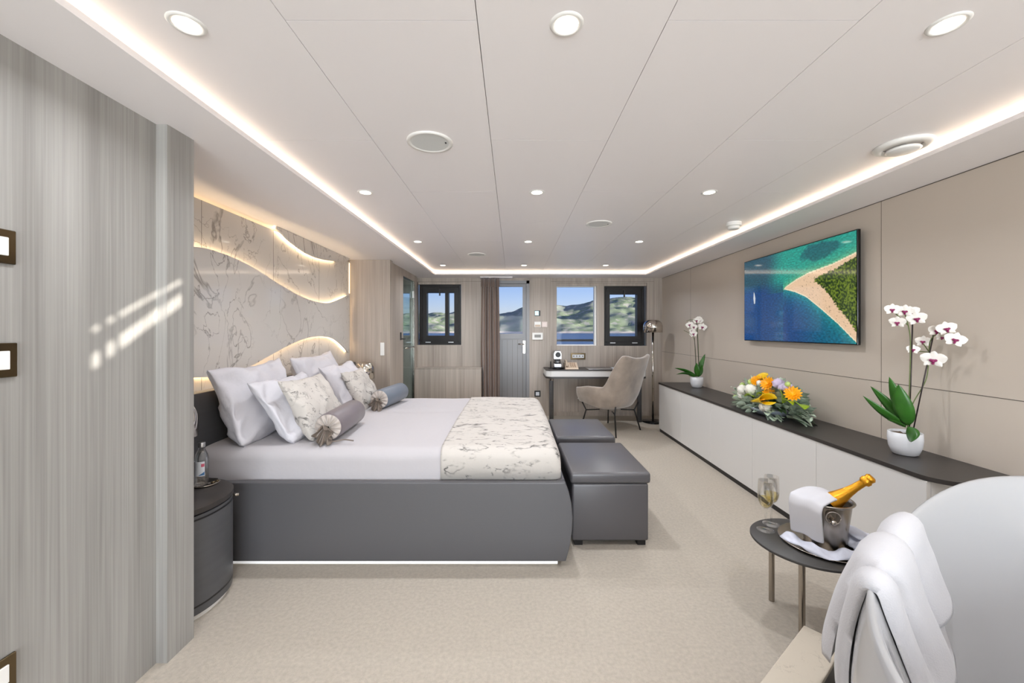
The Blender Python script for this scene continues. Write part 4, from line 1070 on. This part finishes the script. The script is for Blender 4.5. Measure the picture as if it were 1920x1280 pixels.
hd = Vector((-.35, -.94, 0)).normalized(); hp = bc+hd*.097+Vector((0, 0, BH-.045)); hs_ = Vector((-hd.y, hd.x, 0))
b = B(); pts = [hp+Vector((0, 0, .022))+hd*.006+hs_*(.026*math.cos(a))+Vector((0, 0, .026*math.sin(a)-.022)) for a in [2*PI*i/24 for i in range(25)]]; tube(b, pts, .003, 8); obj('ring_handle', b, M['chrome'], t, smooth=True)
b = B(); lathe(b, [(0, .024), (.008, .022), (.0125, .014), (.012, .006), (.006, 0)], n=18, mtx=Matrix.Translation(hp+Vector((0, 0, -.018))-hd*.004) @ hd.to_track_quat('Z', 'Y').to_matrix().to_4x4()); obj('handle_knob', b, M['chrome'], t, smooth=True)
# bottle
head = px(1628, 899, 1.705); sh = px(1563, 938, 1.775); d = (head-sh).normalized()
t = thing('champagne_bottle', 'champagne bottle with gold foil neck leaning in the bucket', 'bottle', sh)
Mx = Matrix.Translation(sh) @ d.to_track_quat('Z', 'Y').to_matrix().to_4x4(); L = (head-sh).length
b = B(); lathe(b, [(0, -.085), (.037, -.085), (.041, -.078), (.042, -.03), (.040, -.012), (.034, .008)], n=32, mtx=Mx); obj('glass_body', b, M['bottle_dark'], t, smooth=True)
b = B(); lathe(b, [(.0405, -.010), (.0355, .010), (.0285, .035), (.0205, .07), (.0165, .10), (.0150, L-.028), (.0160, L-.022)], n=32, mtx=Mx); obj('gold_foil', b, M['gold'], t, smooth=True)
b = B(); lathe(b, [(.0160, L-.024), (.0215, L-.018), (.0225, L-.006), (.0185, L-.001), (.0195, L+.004), (.0205, L+.012), (.014, L+.019), (0, L+.021)], n=24, mtx=Mx)
for v in b.verts: v.co += Vector((1, 1, 1))*.0014*noise.noise(v.co*160)
obj('foil_cap', b, M['gold'], t, smooth=True)
# napkin folded over the bucket
def nap(u, v):
    # v runs from the far side of the rim across the opening and down the front; u runs left to right
    ax = Vector((.80, -.60, 0)); fr = Vector((-.94, -.34, 0)).normalized()
    ax = Vector((-fr.y, fr.x, 0))
    top = bc+Vector((0, 0, BH+.012))
    s = v
    w = (u-.5)*.142
    if s < .52:
        k = s/.52; p = top-fr*.085+fr*(.085+.105)*k+Vector((0, 0, .022*math.sin(PI*k)*(.6+.4*math.sin(u*PI))))
    else:
        k = (s-.52)/.48; p = top+fr*(.105+.016*math.sin(min(1, k*4)*PI/2))+Vector((0, 0, -.165*k-.0))
        p -= fr*.018*k
    p += ax*(w)+Vector((0, 0, .004*math.sin(u*9+v*4)))
    return p
b = B(); grid(b, nap, 18, 34)
for v in b.verts: v.co += Vector((-.010, -.0, 0))
o = obj('folded_napkin', b, M['napkin'], smooth=True); tag(o, 'white folded napkin draped over the left of the champagne bucket', 'napkin'); solid(o, .010, 1, 1)
# blue-white cloth twisted round the bucket foot
b = B()
def clothring(u, v):
    a = PI*.93+u*PI*1.25; r = .090+.075*v+.012*math.sin(a*5)
    z = TZ+.014+.018*math.sin(PI*v)*(1+.5*math.sin(a*7))+.010*noise.noise(Vector((a*3, v*3, 1)))
    z = max(z, TZ+.013)
    return Vector((bc.x+r*math.cos(a)*1.02, bc.y+r*math.sin(a), z))
grid(b, clothring, 70, 10)
def flap(c0, c1, c2, c3, h):
    def f(u, v):
        p = Vector(c0).lerp(Vector(c1), u).lerp(Vector(c3).lerp(Vector(c2), u), v); p.z += h*math.sin(PI*u)*math.sin(PI*v)+.006*noise.noise(Vector((u*5, v*5, h*30))); return p
    grid(b, f, 14, 14)
flap((1.44, 1.70, TZ+.03), (1.54, 1.74, TZ+.045), (1.57, 1.60, TZ+.018), (1.49, 1.62, TZ+.02), .02)
flap((1.46, 1.86, TZ+.06), (1.50, 1.90, TZ+.065), (1.60, 1.80, TZ+.045), (1.52, 1.76, TZ+.04), .02)
o = obj('twisted_cloth', b, M['napkin_b'], smooth=True); tag(o, 'crumpled bluish white cloth wrapped around the foot of the bucket', 'cloth'); solid(o, .004, 1)
# champagne glasses
def flute(x, y, lab):
    t = thing('champagne_glass', lab, 'glass', (x, y, TZ), 'champagne glasses on the side table')
    c = (x, y, TZ+.001); hh = .235
    b = B(); lathe(b, [(0, .001), (.038, 0), (.0385, .0015), (.012, .006), (.0045, .014), (.0038, .05), (.004, .092), (.010, .102), (.024, .116), (.0325, .138), (.034, .165), (.0325, hh), (.0314, hh), (.0328, .165), (.0312, .139), (.0228, .1185), (.009, .1055), (0, .104)], c, 36); obj('glass_body', b, M['glass'], t, smooth=True)
    b = B(); lathe(b, [(0, .1045), (.009, .106), (.0226, .119), (.0310, .1395), (.0322, .153), (0, .153)], c, 32); obj('wine', b, M['wine'], t, angle=50)
flute(1.2085, 1.935, 'champagne glass nearer the camera, left on the side table')
flute(1.272, 1.992, 'champagne glass standing behind the other one on the side table')

# ------------------------------------------------------------------ bathtub, stone ledge, towel
DA = Vector((.79, .62, 0)).normalized(); DN = Vector((DA.y, -DA.x, 0))        # tub axis, and the direction towards the camera side
TCN = Vector((1.345, .875, 0)); TA, TB = .76, .42
def rimz(ph):
    u = TA*math.cos(ph)
    return .640+.175*sst(-.10, .80, u)
def tubp(ph, k, z, kb=None):
    return TCN+DA*(TA*k*math.cos(ph))+DN*(TB*(kb if kb else k)*math.sin(ph))+Vector((0, 0, z))
def outer_k(f): return .84+.235*math.sin(PI/2*f/.6) if f < .6 else 1.075-.075*((f-.6)/.4)**2          # f = z / rim height
def tub():
    b = B(); n = 96; rows = []
    for f in [0, .03, .1, .2, .3, .4, .5, .6, .7, .8, .88, .94, .98]: rows.append(lambda ph, f=f: tubp(ph, outer_k(f), .012+(rimz(ph)-.022)*f))
    rows.append(lambda ph: tubp(ph, 1.000, rimz(ph)-.004)); rows.append(lambda ph: tubp(ph, .990, rimz(ph))); rows.append(lambda ph: tubp(ph, .975, rimz(ph)-.001)); rows.append(lambda ph: tubp(ph, .965, rimz(ph)-.008))
    for f in (.96, .9, .8, .68, .55, .42, .32): 
        kk = .965-.50*(1-f)**1.05; rows.append(lambda ph, f=f, kk=kk: tubp(ph, kk, .012+(rimz(ph)-.012)*f))
    rows.append(lambda ph: tubp(ph, .56, .16)); rows.append(lambda ph: tubp(ph, .45, .135)); rows.append(lambda ph: tubp(ph, .3, .13)); rows.append(lambda ph: tubp(ph, .02, .13))
    V = [[b.verts.new(fn(2*PI*i/n)) for i in range(n)] for fn in rows]
    for A, C in zip(V, V[1:]):
        for i in range(n): b.faces.new([A[i], A[(i+1) % n], C[(i+1) % n], C[i]])
    b.faces.new(V[-1]); b.faces.new(V[0][::-1]); return b
tag(obj('bathtub', tub(), M['tub'], smooth=True), 'large white freestanding oval bathtub at the lower right', 'bathtub')
# stone ledge running beside the tub
P0 = Vector((1.16, 1.614, 0)); ln = .128
pts = [P0, P0-DA*3.0, P0-DA*3.0+DN*ln, P0+DN*ln]
b = B(); prism(b, [(p.x, p.y) for p in pts], 'z', .132, .15); o = struct('trim_9', b, M['ledge'])
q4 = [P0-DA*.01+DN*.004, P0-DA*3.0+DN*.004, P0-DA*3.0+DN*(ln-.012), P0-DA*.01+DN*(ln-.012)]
b = B(); prism(b, [(p.x, p.y) for p in q4], 'z', 0, .132); struct('trim_10', b, M['charcoal2'])  # dark grey base carries the tub's shadow in its colour
bv = o.modifiers.new('bevel', 'BEVEL'); bv.width = .004; bv.segments = 2
# towel draped over the tub rim, folded in layers
def towel():
    b = B()
    def lobe(u0, u1, lo_out, lo_in, off, th, seed, flare=.045):
        nS, nU = 44, 9
        def f(uu, s, side_):
            w = math.sin(uu*PI)**.5                       # rounded edges of the fold
            k = u0+(u1-u0)*uu
            k2 = k+.03*noise.noise(Vector((s*2.5, seed, 0)))
            ph = -math.acos(max(-.99, min(.99, k2/TA))); R = tubp(ph, 1, rimz(ph)); nrm = Vector((math.cos(ph)/TA*DA.x+math.sin(ph)/TB*DN.x, math.cos(ph)/TA*DA.y+math.sin(ph)/TB*DN.y, 0)).normalized()
            total_out, total_in = lo_out, lo_in
            o = off+side_*th*w+.006*noise.noise(Vector((uu*3+seed, s*6, side_)))
            if s < .42:                                    # hanging outside
                t_ = 1-s/.42; dn = total_out*t_; z = rimz(ph)-.012-dn
                fr = max(0, z)/rimz(ph); rad = (outer_k(min(1, fr))-1)*TB
                p = R+nrm*(rad+.006+o+flare*t_); p.z = z
            elif s < .58:                                  # over the rim
                a = (s-.42)/.16*PI; rr = .016+o
                p = R+nrm*(rr*math.cos(a)-.012); p.z = rimz(ph)-.010+rr*math.sin(a)
                if s < .44: p += nrm*.012
            else:
                t_ = (s-.58)/.42; dn = total_in*t_; z = rimz(ph)-.012-dn; f_ = z/rimz(ph)
                kk = (.965-.50*max(0, 1-f_)**1.05-1)*TB
                p = R+nrm*(kk-.012-o); p.z = z
            return p
        T = [[b.verts.new(f(i/(nU-1), j/(nS-1), 1)) for j in range(nS)] for i in range(nU)]
        Bt = [[b.verts.new(f(i/(nU-1), j/(nS-1), 0)) for j in range(nS)] for i in range(nU)]
        for i in range(nU-1):
            for j in range(nS-1):
                b.faces.new([T[i][j], T[i+1][j], T[i+1][j+1], T[i][j+1]]); b.faces.new([Bt[i][j], Bt[i][j+1], Bt[i+1][j+1], Bt[i+1][j]])
        for j in range(nS-1):
            b.faces.new([T[0][j], T[0][j+1], Bt[0][j+1], Bt[0][j]]); b.faces.new([T[-1][j], Bt[-1][j], Bt[-1][j+1], T[-1][j+1]])
        for i in range(nU-1):
            b.faces.new([T[i][0], Bt[i][0], Bt[i+1][0], T[i+1][0]]); b.faces.new([T[i][-1], T[i+1][-1], Bt[i+1][-1], Bt[i][-1]])
    lobe(.085, .275, .34, .20, .002, .034, 1)
    lobe(-.10, .11, .30, .25, .012, .040, 3)
    lobe(.0, .22, .44, .33, .0, .010, 2)
    lobe(-.200, -.085, .60, .38, -.006, .036, 4, .018)
    bmesh.ops.remove_doubles(b, verts=b.verts[:], dist=.0003)
    bmesh.ops.recalc_face_normals(b, faces=b.faces[:])
    return b
o = obj('bath_towel', towel(), M['towel'], smooth=True); tag(o, 'folded white towel draped over the rim of the bathtub', 'towel')

# ------------------------------------------------------------------ outside: deck rail, sea, hills
t = thing('deck_railing', 'dark capped deck bulwark outside the right window', 'railing', (1.0, 8.2, 0))
b = B(); box(b, -3, 6, 8.2, 8.28, 1.105, 1.150); obj('cap_rail', b, M['black'], t)
b = B(); box(b, .25, 6, 8.22, 8.26, -.3, 1.02); obj('bulwark_panel', b, mat('bulwark_blue', (150, 180, 205), .3), t)
b = B(); 
for xx in (-2.5, .3, 1.9, 3.5): box(b, xx, xx+.03, 8.22, 8.26, -.3, 1.105)
obj('rail_posts', b, M['black'], t)
b = B(); box(b, -4, 6, Y1, 9, -.35, -.25); struct('deck', b, M['deck'])
b = B(); box(b, -4, 5, -8.5, -4.7, -.1, -.0); struct('deck_rear', b, M['deck'])
SEAZ = -5.0
seam = mat('sea', (28, 70, 120), .25, spec=.3, bump=((.05, .3, 1), .6, 1.0)); b = B()
box(b, -9000, 9000, 12, 9000, SEAZ-.5, SEAZ); struct('sea', b, seam, kind='structure')
# hills: ridge heights read as angles above the horizon
RID = [(500, 30), (700, 34), (757, 28), (803, 29), (815, 32), (835, 30), (845, 31), (852, 33), (900, 24), (935, 26), (961, 30), (979, 39), (1010, 46), (1044, 41), (1062, 40), (1085, 44), (1100, 48), (1116, 52), (1143, 57), (1160, 60), (1192, 58), (1215, 62), (1300, 50), (1500, 30)]
D0, D1 = 1050.0, 2100.0
def hill(u, v):
    xp = 500+1000*u; D = D0+(D1-D0)*v; x = (xp-961)/FPX*D
    hp_ = interp(xp, RID)/FPX*D1+5
    base = SEAZ-1; pr = sst(0, 1, v)**.8
    z = base+(hp_+CAMZ+0-SEAZ)*pr*1.0
    nz = fb(x*.004, D*.004, 1, 5)
    z += nz*26*math.sin(PI*min(1, v*1.0))**.7*(1 if v > .04 else .3)+(fb(x*.02, D*.02, 1, 3)*5 if v > .03 else 0)
    return Vector((x, D, max(z, SEAZ-2) if v > 0 else SEAZ-2))
b = B(); grid(b, hill, 260, 60)
hm = mat('hillside', (96, 116, 84), .95, spec=.0); n = hm.node_tree.nodes; l = hm.node_tree.links
tc = n.new('ShaderNodeTexCoord')
def hn(scl, det):
    t_ = n.new('ShaderNodeTexNoise'); t_.inputs['Scale'].default_value = scl; t_.inputs['Detail'].default_value = det; l.new(tc.outputs['Object'], t_.inputs['Vector']); return t_
a1 = hn(.006, 4); a2 = hn(.05, 4)
r1 = n.new('ShaderNodeValToRGB'); r1.color_ramp.elements[0].position = .4; r1.color_ramp.elements[1].position = .6
r1.color_ramp.elements[0].color = lin((150, 164, 128)); r1.color_ramp.elements[1].color = lin((160, 166, 148)); l.new(a1.outputs['Fac'], r1.inputs[0])  # pale greens carry the haze of distance in their colour
r2 = n.new('ShaderNodeValToRGB'); r2.color_ramp.elements[0].position = .54; r2.color_ramp.elements[1].position = .6
r2.color_ramp.elements[0].color = (0, 0, 0, 1); r2.color_ramp.elements[1].color = (.8, .8, .8, 1); l.new(a2.outputs['Fac'], r2.inputs[0])
mx = n.new('ShaderNodeMix'); mx.data_type = 'RGBA'; l.new(r2.outputs[0], mx.inputs[0]); l.new(r1.outputs[0], mx.inputs[6]); mx.inputs[7].default_value = lin((196, 190, 176))
sx = n.new('ShaderNodeSeparateXYZ'); l.new(tc.outputs['Object'], sx.inputs[0])
r3 = n.new('ShaderNodeMapRange'); r3.inputs[1].default_value = SEAZ+4; r3.inputs[2].default_value = SEAZ+5; r3.inputs[3].default_value = 1; r3.inputs[4].default_value = 0; l.new(sx.outputs[2], r3.inputs[0])
mx2 = n.new('ShaderNodeMix'); mx2.data_type = 'RGBA'; l.new(r3.outputs[0], mx2.inputs[0]); l.new(mx.outputs[2], mx2.inputs[6]); mx2.inputs[7].default_value = lin((226, 214, 198))
l.new(mx2.outputs[2], n['Principled BSDF'].inputs['Base Color'])
struct('hills', b, hm, smooth=True)
